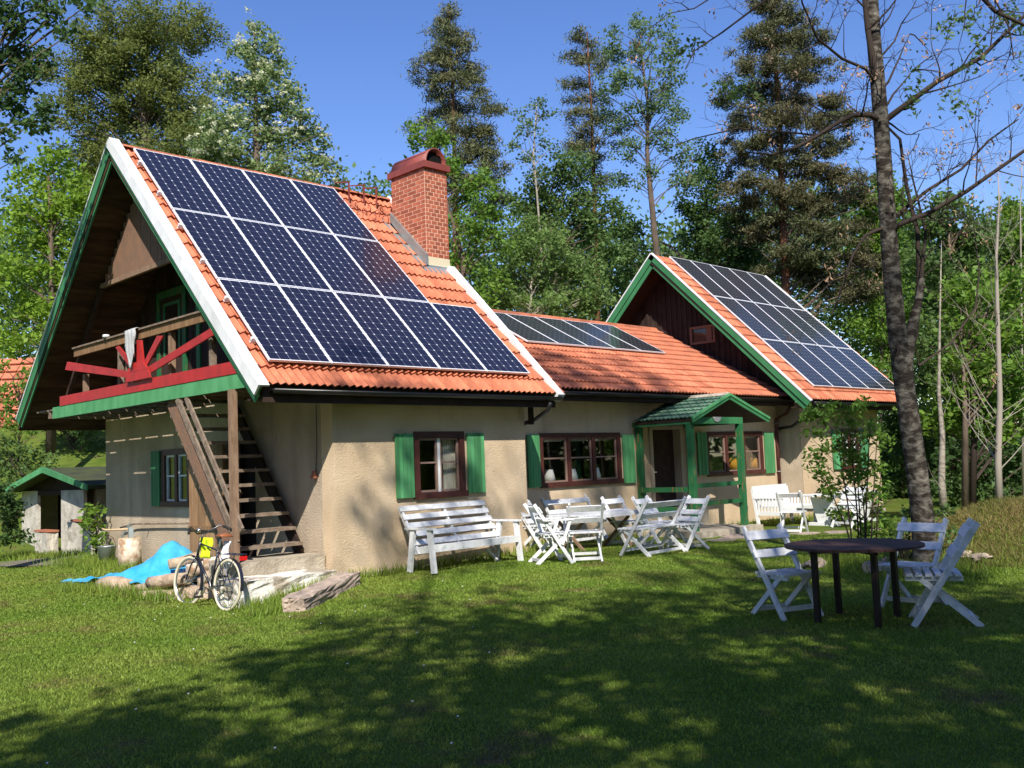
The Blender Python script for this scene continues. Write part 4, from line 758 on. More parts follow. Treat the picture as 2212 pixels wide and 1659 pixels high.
for s in (-1, 1): MB().box(bb_p+axl*(s*.10)+(-fw*.10+upv*.13)*s, (.09, .08, .02)).obj('pedal', 'tyreblack', bk_)
MB().tube([bb_p-fw*.05, B(.34, .0, .14)], .009, 6).obj('kickstand', 'chrome', bk_); MB().box(B(-.34, .70), (.09, .03, .05)).obj('rear_light', 'reflect', bk_)
def rag(name, label, cat, m, c, w, h, seed, ax1, ax2, amp=.04, n=9):
    rr = np.random.default_rng(seed); b = MB(); ph = rr.random(4)*6; c = Vector(c); ax1 = Vector(ax1).normalized(); ax2 = Vector(ax2).normalized(); nn = ax1.cross(ax2)
    for i in range(n):
        for k in range(n): u_, v_ = i/(n-1)-.5, k/(n-1)-.5; sh = 1-.35*abs(v_+.1)*rr.random(); b.v.append(tuple(c+ax1*(u_*w*sh)+ax2*(v_*h)+nn*amp*(math.sin(u_*9+ph[0])*.6+math.sin(v_*6+ph[1]+u_*3)*.5)))
    for i in range(n-1):
        for k in range(n-1): b.f.append((i*n+k, i*n+k+1, (i+1)*n+k+1, (i+1)*n+k))
    o = b.obj(name, m, None, True); so_ = o.modifiers.new('thickness', 'SOLIDIFY'); so_.thickness = .012
    return tag(o, label, cat)
L0 = Vector((6.02, 11.22, .135))
rag('cloth', 'bright yellow high-visibility cloth hung on the bicycle frame', 'cloth', 'hiviz', L0+B(.72, .80, .05), .22, .26, 3, fw, upv)
rag('bag', 'white cloth bag hanging behind the bicycle saddle tube', 'bag', 'bagwhite', L0+B(.22, .72, .06), .18, .34, 5, fw, upv, .05)
# towel on the balcony rail
b = MB(); yy = c2(1075, 380).y
b = MB(); n = 10
for i in range(n):
    for k in range(15):
        v_ = k/14; y_ = yy+(i/(n-1)-.5)*(.30-.14*max(0, v_-.5)*2)-.10*v_
        if v_ < .15: p = (6.52+.0*v_, y_, 3.9+v_/.15*.22)
        elif v_ < .25: p = (6.52-(v_-.15)/.1*.15, y_, 4.125)
        else: p = (6.365+.02*math.sin(i*1.7+v_*4), y_+.02*math.sin(v_*12), 4.12-(v_-.25)/.75*(.62 if i > 3 else .45))
        b.v.append(p)
for i in range(n-1):
    for k in range(14): b.f.append((i*15+k, i*15+k+1, (i+1)*15+k+1, (i+1)*15+k))
o = b.obj('towel', 'towel', None, True); so_ = o.modifiers.new('thickness', 'SOLIDIFY'); so_.thickness = .012; tag(o, 'crumpled grey towel hanging over the balcony hand rail', 'towel')
MB_ = MB().lathe((6.46, c2(845, 400).y, 4.112), [(.045, 0), (.06, .02), (.05, .05)], 12); tag(MB_.obj('bowl', 'white', None, True), 'small white bowl standing on the balcony hand rail', 'bowl')
# ================================================================== things by the gable wall
def blob(name, c, d, m, parent=None, seed=1, n=2, amp=.18):
    import bmesh
    bm = bmesh.new(); bmesh.ops.create_icosphere(bm, subdivisions=n, radius=.5); rr = np.random.default_rng(seed); P3 = rr.random((6, 3))*2-1
    for v in bm.verts:
        k = v.co.normalized(); s_ = 1+amp*sum(math.sin(3*k.dot(Vector(q))*2+i) for i, q in enumerate(P3))/3; v.co = Vector((k.x*d[0]/2*s_, k.y*d[1]/2*s_, k.z*d[2]/2*s_))
    me = D2.meshes.new(name); bm.to_mesh(me); bm.free(); me.materials.append(M[m]); o = link(name, me, parent); o.location = c; return o
def logpiece(p, q, r_, label, grp, m='log', seg=9):
    p = Vector(p); q = Vector(q); pts = [p.lerp(q, t_)+Vector((0, 0, .25*r_*math.sin(t_*4+r_*50))) for t_ in (0, .3, .6, 1)]
    o = MB().tube(pts, [r_*.95, r_, r_*.98, r_*.9], seg).obj('log', m, None, True); tag(o, label, 'log', grp)
    d = (q-p).normalized(); MB().tube([pts[0]-d*.004, pts[0]+d*.002], r_*.86, seg).obj('cut_end', 'logcut', o); MB().tube([pts[-1]-d*.002, pts[-1]+d*.004], r_*.82, seg).obj('cut_end', 'logcut', o); return o
t = rough(MB().bar((6.22, 10.0, .22), (7.62, 10.85, .33), .26, .28, (0,0,1)), 'squared_log', 'stone', None, 8, .014); tag(t, 'thick weathered squared log lying on the lawn right of the concrete steps', 'log')
gb_ = thing('zinc_bucket', 'zinc bucket with wire handle standing by the house corner', 'bucket', (7.28, 17.9, G(7.28, 17.9)))
MB().lathe((0,0,0), [(.12, 0), (.165, .30), (.175, .31), (.155, .30), (.115, .02)], 20).obj('bucket_body', 'metal', gb_, True)
b = MB(); b.tube([(.165*math.cos(a), .02, .30+.20*math.sin(a)) for a in [math.pi*k/10 for k in range(11)]], .005, 5); b.obj('handle', 'black', gb_)
cb = onz(292, 1212, .3); cbx, cby = 7.25, 16.85
t = thing('chopping_block', 'birch chopping block standing against the gable wall', 'chopping block', (cbx, cby, G(cbx, cby)))
MB().lathe((0,0,-.02), [(.20, 0), (.19, .2), (.185, .50)], 18).obj('trunk_section', 'birchlog', t, True); MB().lathe((0,0,.481), [(.18, 0), (.175, .006)], 18).obj('cut_top', 'logcut', t)
ax_ = thing('axe', 'axe with pale handle stuck in the chopping block', 'axe', (cbx, cby, G(cbx, cby)+.48))
MB().tube([(0, -.02, .16), (-.1, .3, .15), (-.16, .62, .14), (-.18, .72, .16)], .018, 8).obj('handle', 'logcut', ax_, True); MB().prism([(-.03, -.05, .0), (.03, -.09, .0), (.03, -.08, .19), (-.03, -.04, .19)], (.0, .055, 0)).obj('head', 'metal', ax_)
# scythe on the wall
t = thing('scythe', 'long scythe hanging level on the gable wall under the window', 'scythe'); MB().tube([(7.72, 15.5, 1.02), (7.72, 16.7, 1.0), (7.71, 17.7, .98), (7.70, 18.3, .90)], .016, 8).obj('shaft', 'woodgrey', t, True)
b = MB(); pts = [(7.70, 17.85, .98, .0), (7.69, 18.0, .90, .045), (7.68, 18.12, .80, .045), (7.67, 18.2, .70, .01)]
for i in range(len(pts)-1): b.bar(pts[i][:3], pts[i+1][:3], .01, .05)
b.obj('blade', 'metal', t); MB().tube([(7.72, 17.2, 1.0), (7.62, 17.2, .98)], .012, 6).obj('grip', 'woodgrey', t)
# woodpile and tarp
GL = 'split logs stacked under the blue tarp'
LG = [((5.85,14.6,.26),(5.98,13.9,.28),.12,'thick log at the left end of the woodpile'),((6.05,13.9,.24),(6.1,13.1,.22),.10,'long log along the bottom front of the woodpile'),((6.0,13.3,.38),(6.2,12.55,.42),.09,'log resting on the bottom one below the tarp edge'),((6.2,12.9,.22),(6.35,12.15,.18),.12,'low log just behind the front bicycle wheel'),
 ((6.5,12.7,.24),(6.9,12.55,.26),.10,'short log end-on behind the bicycle'),((6.5,12.75,.42),(6.95,12.6,.44),.09,'second log up behind the bicycle frame'),((6.55,12.8,.60),(7.0,12.65,.62),.085,'upper pale log under the stair stringer'),((6.6,13.05,.30),(7.05,12.95,.32),.10,'log deep under the stairs'),((6.5,13.2,.50),(7.0,13.1,.52),.09,'split log on top of the pile under the stairs'),((6.45,13.5,.34),(6.9,13.4,.36),.10,'log showing below the right tarp corner'),((6.35,13.45,.58),(6.9,13.3,.66),.08,'reddish log sticking out beneath the tarp'),((6.2,12.35,.18),(6.6,12.2,.2),.09,'small log by the bicycle pedals'),((5.85,13.3,.2),(6.1,12.8,.18),.09,'bark-covered log at the front of the woodpile')]
for a, c, r_, l in LG: logpiece(a, c, r_, l, GL, 'birchlog' if 'pale' in l or 'split' in l else 'log')
for i in range(9):
    x_, y_ = 6.0+.75*random.random(), 12.2+1.4*random.random(); o = blob('stone', (x_, y_, .17), (.22, .2, .14), 'stone', None, 20+i); tag(o, ['rough','small','pale','dark','squarish','flat','pointed','rounded','mossy'][i]+' stone at the foot of the woodpile', 'stone', 'stones at the foot of the woodpile')
n = 44; b = MB()
TX0, TX1, TY0, TY1 = 5.9, 7.3, 13.3, 15.9
for i in range(n):
    for k in range(n):
        u_, v_ = i/(n-1), k/(n-1); x = TX0+(TX1-TX0)*u_-.25*(v_-.5)*(1-u_)+.03*math.sin(v_*17); yv = TY0+(TY1-TY0)*v_+.05*math.sin(u_*13)
        hgt = .27*math.exp(-((u_-.6)/.3)**2-((v_-.30)/.15)**2)+.30*math.exp(-((u_-.55)/.55)**2-((v_-.35)/.33)**2)-.035*abs(math.sin(x*6+yv*2.5))-.03*abs(math.sin(yv*5-x*3))+.02*abs(math.sin(x*13-yv*9))+.06
        b.v.append((x, yv, max(.14, .23+hgt)))
for i in range(n-1):
    for k in range(n-1): b.f.append((i*n+k, i*n+k+1, (i+1)*n+k+1, (i+1)*n+k))
o = b.obj('tarpaulin', 'tarp', None, False); so_ = o.modifiers.new('thickness', 'SOLIDIFY'); so_.thickness = .006; tag(o, 'crumpled bright blue tarpaulin thrown over the woodpile', 'tarpaulin')
# ================================================================== root cellar shed
sh = thing('root_cellar', 'small whitewashed root cellar with green-edged gable roof and dark doorway', 'shed')
SXp = 8.2
def sx_(px_, py_, x=SXp): return onx(px_, py_, x)
ap = sx_(130, 1010); le = sx_(43, 1057); re = sx_(228, 1047); dl = sx_(81, 1170); drr = sx_(132, 1170); wl = sx_(47, 1150); wr = sx_(181, 1150); zt = sx_(100, 1060).z; zd = sx_(100, 1068).z
MB().bb((SXp, dl.y, -.1), (SXp+.07, wl.y, zt)).obj('wall_left', 'whitewash', sh); MB().bb((SXp, wr.y, -.1), (SXp+.07, drr.y, zt)).obj('wall_right', 'whitewash', sh); MB().bb((SXp+.005, drr.y, zd-.02), (SXp+.3, dl.y, zt-.003)).obj('lintel', 'dark', sh)
MB().bb((SXp+.3, wr.y, -.1), (SXp+3, wr.y+.25, zt)).obj('side_wall', 'whitewash', sh); MB().bb((SXp+.3, wl.y-.25, -.1), (SXp+3, wl.y, zt)).obj('side_wall', 'whitewash', sh); MB().bb((SXp+.75, wr.y+.25, 0), (SXp+.8, wl.y-.25, zt)).obj('door', 'dark', sh); MB().prism([(SXp+.05, wl.y, zt), (SXp+.05, wr.y, zt), (SXp+.05, ap.y, ap.z-.1)], (.1, 0, 0)).obj('gable', 'dark', sh)
for e in (le, re):
    MB().prism([(SXp-.35, e.y, e.z), (SXp-.35, ap.y, ap.z), (SXp-.35, ap.y, ap.z-.07), (SXp-.35, e.y, e.z-.07)], (3.6, 0, 0)).obj('roof', 'roofing', sh)
    MB().prism([(SXp-.39, e.y, e.z+.02), (SXp-.39, ap.y, ap.z+.03), (SXp-.39, ap.y, ap.z-.10), (SXp-.39, e.y, e.z-.10)], (.038, 0, 0)).obj('bargeboard', 'shutter', sh)
bl, br = sx_(143, 1160, 7.9), sx_(195, 1160, 7.9)
b = MB().prism([(7.93, br.y, -.1), (7.93, bl.y, -.1), (7.93, bl.y, .95), (7.93, br.y-.02, .88)], (.26, 0, 0)); rough(b, 'buttress', 'whitewash', sh, 4, .02); MB().bb((7.91, br.y-.05, .96), (8.19, bl.y-.2, 1.0)).obj('cap_tile', 'terracotta', sh)
bl, br = sx_(71, 1160, 7.9), sx_(97, 1160, 7.9)
rough(MB().bb((7.95, br.y, -.1), (8.19, bl.y, .68)), 'buttress', 'whitewash', sh, 3, .015); MB().bb((7.93, br.y-.03, .695), (8.19, bl.y+.03, .735)).obj('cap_tile', 'terracotta', sh)
# gravel patch before the cellar
b = MB(); n = 16; cc = onz(150, 1222, .22)
for k in range(n): a = 2*math.pi*k/n; x, y = cc.x+.2+1.5*math.cos(a)*(1+.15*math.sin(3*a)), cc.y+.6+1.5*math.sin(a)*(1+.12*math.cos(2*a)); b.v.append((x, y, G(x, y)+.012))
b.v.append((cc.x+.2, cc.y+.6, G(cc.x+.2, cc.y+.6)+.03)); b.f += [(k, (k+1) % n, n) for k in range(n)]; tag(b.obj('gravel_patch', 'gravel'), 'bare grey gravel patch before the root cellar', kind='structure')
# ================================================================== red house far left on the slope
rh = thing('red_house', 'red painted house with orange tile roof up the slope on the far left', 'house')
c0 = at(72, 985, 34); bx_ = c0.x; 
r1, v1 = Vector((.711, -.702, 0)), Vector((.702, .707, 0))
def rhp(l, d, z): q = at(74, 985, 33); return (q.x+r1.x*l+v1.x*d, q.y+r1.y*l+v1.y*d, z)
zb = at(74, 985, 33).z; ze = at(70, 925, 33).z; zrg = at(55, 778, 35).z
pl = [rhp(0, 0, zb-1), rhp(-6, 0, zb-1), rhp(-6, 4, zb-1), rhp(0, 4, zb-1)]; MB().prism(pl, (0, 0, ze-zb+1)).obj('wall', 'redhouse', rh)
MB().prism([rhp(.25, -.5, ze-.1), rhp(-6.2, -.5, ze-.1), rhp(-6.2, 2, zrg), rhp(-.1, 2, zrg)], (0, 0, .12)).obj('roof', 'tile_j', rh); MB().prism([rhp(.25, 4.5, ze-.1), rhp(-6.2, 4.5, ze-.1), rhp(-6.2, 2.01, zrg), rhp(-.1, 2.01, zrg)], (0, 0, .12)).obj('roof', 'tile_j', rh); MB().prism([rhp(-.02, .02, ze), rhp(-.02, 3.98, ze), rhp(-.02, 2, zrg-.1)], (-.1*r1.x, -.1*r1.y, 0)).obj('gable', 'redhouse', rh)
for r_ in range(9):
    for k in range(15): f0, f1 = r_/9, (r_+1)/9; l0 = .2-k*.43; a = Vector(rhp(l0, -.55+2.5*f0, ze-.02+(zrg-ze+.1)*f0)); c = Vector(rhp(l0, -.55+2.5*f1, ze-.06+(zrg-ze+.1)*f1)); MB().bar(a+Vector((0,0,.09)), c+Vector((0,0,.05)), .40, .05, r1).obj('tile', 'tile', rh)
MB().bar(rhp(.28, -.52, ze), rhp(-.05, 2, zrg+.14), .12, .1).obj('bargeboard', 'white', rh)
qa, qb = rhp(-.45, -.06, zb+.15), rhp(-1.0, -.06, zb+.15); b = MB(); b.bar((qa[0], qa[1], zb), (qa[0], qa[1], zb+.75), .1, .08, r1); b.bar((qb[0], qb[1], zb), (qb[0], qb[1], zb+.75), .1, .08, r1); b.bar((qa[0], qa[1], zb+.7), (qb[0], qb[1], zb+.7), .1, .081, (0,0,1)); b.bar((qa[0], qa[1], zb+.35), (qb[0], qb[1], zb+.35), .1, .081, (0,0,1)); b.obj('window_frame', 'white', rh)
# ================================================================== foliage
M.update(
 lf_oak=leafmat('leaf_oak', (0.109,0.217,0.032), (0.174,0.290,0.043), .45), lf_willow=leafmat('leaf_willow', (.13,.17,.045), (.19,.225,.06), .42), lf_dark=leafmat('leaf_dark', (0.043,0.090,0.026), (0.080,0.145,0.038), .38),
 lf_mid=leafmat('leaf_mid', (0.080,0.145,0.041), (0.131,0.217,0.058), .42), lf_birch=leafmat('leaf_birch', (0.138,0.225,0.065), (0.189,0.290,0.080), .45), lf_aspen=leafmat('leaf_aspen', (0.102,0.167,0.072), (0.160,0.239,0.102), .42), lf_rowan=leafmat('leaf_rowan', (.15,.22,.08), (.21,.29,.11), .42),
 lf_pine=leafmat('needle_pine', (.085,.105,.045), (.145,.145,.06), .1, 1.2), lf_pineb=leafmat('needle_brownish', (0.123,0.109,0.051), (0.080,0.094,0.036), .1, .5), lf_bright=leafmat('leaf_bright', (0.160,0.275,0.029), (0.232,0.362,0.043), .4), flower=leafmat('blossom', (.66,.66,.46), (.55,.58,.38), .42), lf_edge=leafmat('leaf_shade', (0.087,0.160,0.029), (0.131,0.203,0.043), .42))
def leafcloud(C_, rad, per, size, rr, asp=.6, flat=1.0, droop=0, align=None):
    """C_ (n,3) clump centres; per leaves each, gaussian radius rad; diamond leaves of length size."""
    n = len(C_)*per; P = np.repeat(C_, per, 0)+rr.normal(size=(n, 3))*rad*np.array([1, 1, flat]); 
    d = rr.normal(size=(n, 3)); d[:, 2] = d[:, 2]*.7-droop; d /= np.linalg.norm(d, axis=1)[:, None]; e = rr.normal(size=(n, 3)); e -= d*(e*d).sum(1)[:, None]; e /= np.linalg.norm(e, axis=1)[:, None]
    s = (size*(.65+.7*rr.random(n)))[:, None]; a = P-d*s*.5; c = P+d*s*.5; b_ = P-d*s*.05+e*s*asp*.5; f_ = P-d*s*.05-e*s*asp*.5
    V = np.stack([a, b_, c, f_], 1).reshape(-1, 3); F = np.arange(n*4).reshape(n, 4); return V, F
def needlecloud(C_, rad, per, size, rr, flat=.5):
    n = len(C_)*per; P = np.repeat(C_, per, 0)+rr.normal(size=(n, 3))*rad*np.array([1, 1, flat]); d = rr.normal(size=(n, 3)); d[:, 2] += .35; d /= np.linalg.norm(d, axis=1)[:, None]; e = np.cross(d, rr.normal(size=(n, 3))); e /= np.linalg.norm(e, axis=1)[:, None]
    s = (size*(.7+.6*rr.random(n)))[:, None]; V = np.stack([P-e*s*.13, P+e*s*.13, P+d*s], 1).reshape(-1, 3); return V, np.arange(n*3).reshape(n, 3)
def branchy(trunkpts, rads, clumps, rr, nb, mname, bmat, parent, r0=.05):
    tp = [Vector(p) for p in trunkpts]; MB_ = MB().tube(tp, rads, 9, True); 
    tr_ = MB_.obj('trunk', bmat, parent, True)
    b = MB(); idx = rr.permutation(len(clumps))[:nb]
    for i in idx:
        c = Vector(clumps[i]); best = None
        zt = c.z-(.25+.5*rr.random())*math.hypot(c.x-tp[0].x, c.y-tp[0].y)-.3
        zt = min(max(zt, tp[0].z+(tp[-1].z-tp[0].z)*.18), tp[-1].z-.1)
        for a, e in zip(tp, tp[1:]):
            if a.z <= zt <= e.z or e is tp[-1]: k = (zt-a.z)/max(1e-3, e.z-a.z); best = a.lerp(e, min(1, max(0, k))); break
        m_ = best.lerp(c, .5)+Vector((rr.normal()*.12, rr.normal()*.12, .12*(c-best).length)); L_ = (c-best).length; rb = min(r0, .011*L_+.006)
        b.tube([best, best.lerp(m_, .55)+Vector((rr.normal()*.06, rr.normal()*.06, 0)), m_, m_.lerp(c, .6), c], [rb, rb*.8, rb*.6, rb*.4, rb*.15], 5, False)
    b.obj('limbs', 'bark' if bmat == 'pinebark' else bmat, parent)
def tree(name, label, cat, D, trunk, tr0, tr1, blobs, leaf, size, cov, kind='leaf', bark='bark', sub=.33, nb=40, group=None, asp=.6, depthf=1.0, extra=None, seed=None, baseZ=None, limb=.05):
    """trunk: photo-traced (x, y) points with the base first; blobs: (x, y, rx, ry) crown masses, each given real depth."""
    rr = np.random.default_rng(abs(hash_(name+label)) % 99991 if seed is None else seed); mpp = D/FPX; tr0 *= .72; tr1 *= .8; size *= 1.18 if kind == 'leaf' else 1
    tw = [at(x, y, D) for x, y in trunk]; t = thing(name, label, cat, (0, 0, 0), 0, group)
    cl = []; col = []
    for (x, y, rx, ry, *q) in blobs:
        c = at(x, y, D+((q[0] if q else rr.normal()*.35)*rx*mpp)); n = max(3, int(rx*ry*mpp*mpp*3.14/(sub*sub*2.2)*cov*2.1))
        d = rr.normal(size=(n, 3)); d /= np.linalg.norm(d, axis=1)[:, None]; r_ = (rr.random(n)**.45)[:, None]; d = d*r_
        P = np.array(c)[None]+d[:, :1]*np.array(CR)[None]*rx*mpp+d[:, 1:2]*np.array((0, 0, 1))[None]*ry*mpp+d[:, 2:]*np.array((CW.x, CW.y, 0))[None]*rx*mpp*.8*depthf
        if kind != 'leaf': P = P*1.0+rr.normal(size=P.shape)*np.array([.22, .22, .13]); P[:, 2] -= .10*np.abs((P-np.array(tw[-1])[None])@np.array((CR.x, CR.y, 0)))
        cl.append(P)
    C_ = np.concatenate(cl); 
    if kind == 'leaf':
        per = max(6, int(sub*sub*3.6/(size*size*asp*.5)*.8)); V, F = leafcloud(C_, sub*.55, per, size, rr, asp, .75)
    else: per = max(10, int(sub*sub*10/(size*size*.10))//3); V, F = needlecloud(C_, sub*.55, per, size, rr, .45)
    branchy(tw, [tr0+(tr1-tr0)*i/(len(tw)-1) for i in range(len(tw))], C_, rr, nb, name, bark, t, limb)
    np_mesh('crown', V, F, leaf, t)
    if extra:
        k = rr.permutation(len(C_))[:int(len(C_)*extra[1])]; Q = C_[k]+rr.normal(size=(len(k), 3))*.12+np.array([-.25, -.25, .12]); V, F = leafcloud(Q, .055, 13, .07, rr, .9, .5); np_mesh('blossom', V, F, extra[0], t)
    stats.append((name, len(C_), len(F))); return t
stats = []
def hash_(s):
    h = 7
    for c in s: h = (h*131+ord(c)) % 1000003
    return h
TG = 'trees behind the cottage'
tree('birch_tree', 'tall olive-green weeping tree towering behind the balcony gable', 'tree', 33, [(300,700),(310,480),(318,330),(305,160),(340,20)], .3, .06, [(330,40,130,55),(230,90,90,60),(420,70,60,60),(300,130,120,60),(180,170,80,60),(260,200,110,55),(380,190,90,70),(150,240,60,45),(330,260,120,60),(230,290,90,50),(420,280,70,60),(340,340,120,50),(210,350,80,45),(440,360,90,50),(100,150,35,35),(250,390,90,40)], 'lf_willow', .10, 1.35, sub=.30, nb=90, group=TG, asp=.45)
tree('flowering_tree', 'green tree covered in white blossom clusters above the solar panels', 'tree', 28, [(560,520),(558,420),(553,300),(552,180),(549,60)], .2, .03, [(548,62,16,26),(560,100,42,30),(530,125,38,26),(590,150,45,30),(550,180,55,34),(500,190,42,36),(625,200,36,24),(600,235,52,32),(520,250,55,36),(460,265,42,40),(660,250,30,20),(640,290,48,30),(570,300,62,36),(490,320,60,38),(440,340,40,40),(690,300,24,16),(680,345,40,24),(610,355,62,32),(530,375,70,32),(715,360,28,18),(660,395,50,18),(725,395,24,14)], 'lf_rowan', .10, 1.35, sub=.26, nb=60, group=TG, extra=('flower', .6))
tree('oak_tree', 'dark-leaved tree whose branches reach in at the upper left corner', 'tree', 15, [(-150,900),(-120,500),(-90,250),(-60,60),(-20,-60)], .28, .12, [(25,25,60,45),(110,20,50,25),(20,110,50,45),(50,170,35,35),(95,130,28,28),(20,215,45,35),(60,265,42,30),(15,290,30,20),(180,5,45,18),(140,75,30,14),(30,340,14,10),(100,230,20,15)], 'lf_dark', .085, 1.25, sub=.17, nb=36, asp=.6, seed=5)
tree('maple_tree', 'bright yellow-green leafy tree left of the balcony gable', 'tree', 27, [(110,980),(115,700),(110,500),(105,380)], .2, .04, [(110,335,45,28),(75,385,45,30),(140,385,55,35),(40,455,50,28),(110,450,70,40),(170,440,40,50),(60,520,70,40),(150,520,60,45),(20,590,50,45),(100,600,75,45),(170,590,40,40),(40,670,60,45),(120,670,60,45),(20,740,45,32),(90,740,45,30)], 'lf_bright', .12, 1.2, sub=.30, nb=50, group=TG)
tree('pine_tree', 'tall slender pine standing alone against the sky right of the chimney', 'tree', 36, [(988,760),(985,560),(983,400),(978,200),(968,15)], .22, .03, [(968,25,18,24),(965,60,32,20),(985,90,48,22),(950,112,40,16),(968,140,45,22),(935,155,26,14),(1010,130,25,14),(990,180,52,22),(945,205,36,14),(1035,175,26,12),(1000,225,66,22),(940,245,40,15),(1050,230,38,16),(985,272,72,20),(1045,285,42,18),(950,300,38,14),(1020,325,62,20),(960,350,40,15),(1060,350,38,16),(1010,385,70,20),(1070,410,36,15),(960,405,40,16),(1030,450,55,18)], 'lf_pine', .15, 1.5, 'needle', 'pinebark', .34, 70, TG)
tree('oak_tree', 'fresh green broadleaf tree beside the chimney', 'tree', 29, [(1000,760),(1000,560),(960,420),(950,320)], .14, .03, [(925,290,38,26),(895,305,26,18),(955,315,35,28),(975,360,30,28),(1000,420,45,35),(1045,395,38,28),(1060,450,40,30),(1010,490,50,38),(1070,520,45,38),(1010,570,55,40),(1060,610,45,36),(1030,660,50,35)], 'lf_oak', .11, .95, sub=.25, nb=40, group=TG)
tree('aspen_tree', 'thin airy young aspen with a pale stem rising between the two pines', 'tree', 32, [(1175,760),(1168,520),(1160,420),(1152,330),(1160,220)], .07, .02, [(1158,225,22,22),(1130,250,18,28),(1180,245,22,16),(1150,285,32,24),(1120,310,18,22),(1180,310,22,20),(1145,340,34,22),(1165,375,32,22)], 'lf_aspen', .09, .5, sub=.22, nb=22, group=TG, bark='palebark')
tree('aspen_tree', 'broad mid-green tree mass behind the low middle roof', 'tree', 33, [(1200,900),(1200,650),(1190,500),(1185,420)], .2, .05, [(1190,400,62,48),(1240,355,48,42),(1265,420,55,55),(1170,460,62,50),(1240,490,70,50),(1310,470,50,55),(1180,520,70,45),(1300,540,60,50),(1120,460,40,38)], 'lf_mid', .11, 1.0, sub=.29, nb=60, group=TG)
tree('birch_tree', 'light green birch right behind the low middle roof', 'tree', 31, [(1140,900),(1145,700),(1150,540)], .12, .03, [(1150,500,48,34),(1190,540,60,40),(1120,545,52,40),(1080,590,40,34),(1170,600,80,45),(1250,600,60,45),(1110,640,70,38),(1210,660,80,36),(1290,640,50,42),(1060,650,36,30)], 'lf_birch', .095, 1.15, sub=.25, nb=50, group=TG, bark='palebark')
tree('pine_tree', 'tall pine with a bare lower trunk in the middle of the tree line', 'tree', 38, [(1292,900),(1290,600),(1284,420),(1278,250),(1268,70)], .2, .03, [(1248,78,26,14),(1275,95,42,16),(1245,120,28,14),(1290,135,36,14),(1260,180,28,12),(1225,195,30,11),(1282,210,36,14),(1240,245,32,13),(1295,255,45,16),(1262,290,42,14),(1310,300,36,14),(1232,320,34,13),(1288,340,46,16),(1260,370,36,13),(1310,385,32,14)], 'lf_pine', .15, 1.2, 'needle', 'pinebark', .33, 46, TG)
tree('willow_tree', 'tall airy grey-green tree with a curved forked trunk left of the right gable', 'tree', 36, [(1424,760),(1420,560),(1406,420),(1398,330),(1400,230),(1385,110)], .2, .04, [(1330,68,30,20),(1370,55,38,24),(1430,60,45,26),(1400,100,62,34),(1330,120,42,34),(1455,130,28,36),(1370,165,62,34),(1440,185,42,38),(1320,195,42,36),(1400,235,70,34),(1460,250,32,30),(1345,260,46,34),(1420,300,52,34),(1360,330,45,30),(1465,330,36,34),(1330,385,36,26),(1475,395,40,32),(1395,380,30,22)], 'lf_aspen', .10, .62, sub=.26, nb=80, group=TG)
tree('alder_tree', 'dark green alder directly behind the ridge of the right roof', 'tree', 38, [(1540,900),(1530,600),(1525,420)], .15, .04, [(1525,330,36,30),(1500,380,36,34),(1550,390,45,40),(1490,450,34,38),(1540,460,60,46),(1490,520,36,36),(1550,530,62,40),(1610,500,45,40),(1360,500,30,40),(1350,560,40,40),(1600,560,60,36)], 'lf_dark', .11, 1.25, sub=.28, nb=50, group=TG)
tree('big_pine', 'huge brownish pine with an orange trunk behind the right roof', 'tree', 36.5, [(1700,900),(1697,620),(1690,430),(1682,250),(1672,90),(1665,-40)], .26, .05, [(1665,5,42,30),(1700,40,58,26),(1640,60,40,20),(1735,75,50,22),(1660,100,66,24),(1740,120,52,22),(1620,135,46,18),(1690,150,60,22),(1745,165,50,20),(1640,190,62,20),(1570,205,40,14),(1720,210,66,20),(1800,215,55,18),(1630,245,60,18),(1700,262,70,20),(1780,258,60,18),(1590,275,46,16),(1840,235,30,14),(1660,300,70,20),(1740,315,66,20),(1610,335,52,18),(1800,300,36,16),(1680,355,72,22),(1760,370,66,22),(1610,390,50,20),(1820,370,46,20),(1690,415,80,22),(1770,430,66,24),(1850,410,40,24),(1600,440,52,20),(1690,470,76,20),(1790,490,76,26),(1860,470,40,24),(1640,500,60,18),(1740,540,80,24),(1850,550,50,26),(1700,580,60,20),(1790,600,70,24),(1860,620,40,24)], 'lf_pineb', .15, 1.7, 'needle', 'pinebark', .30, 110, TG)
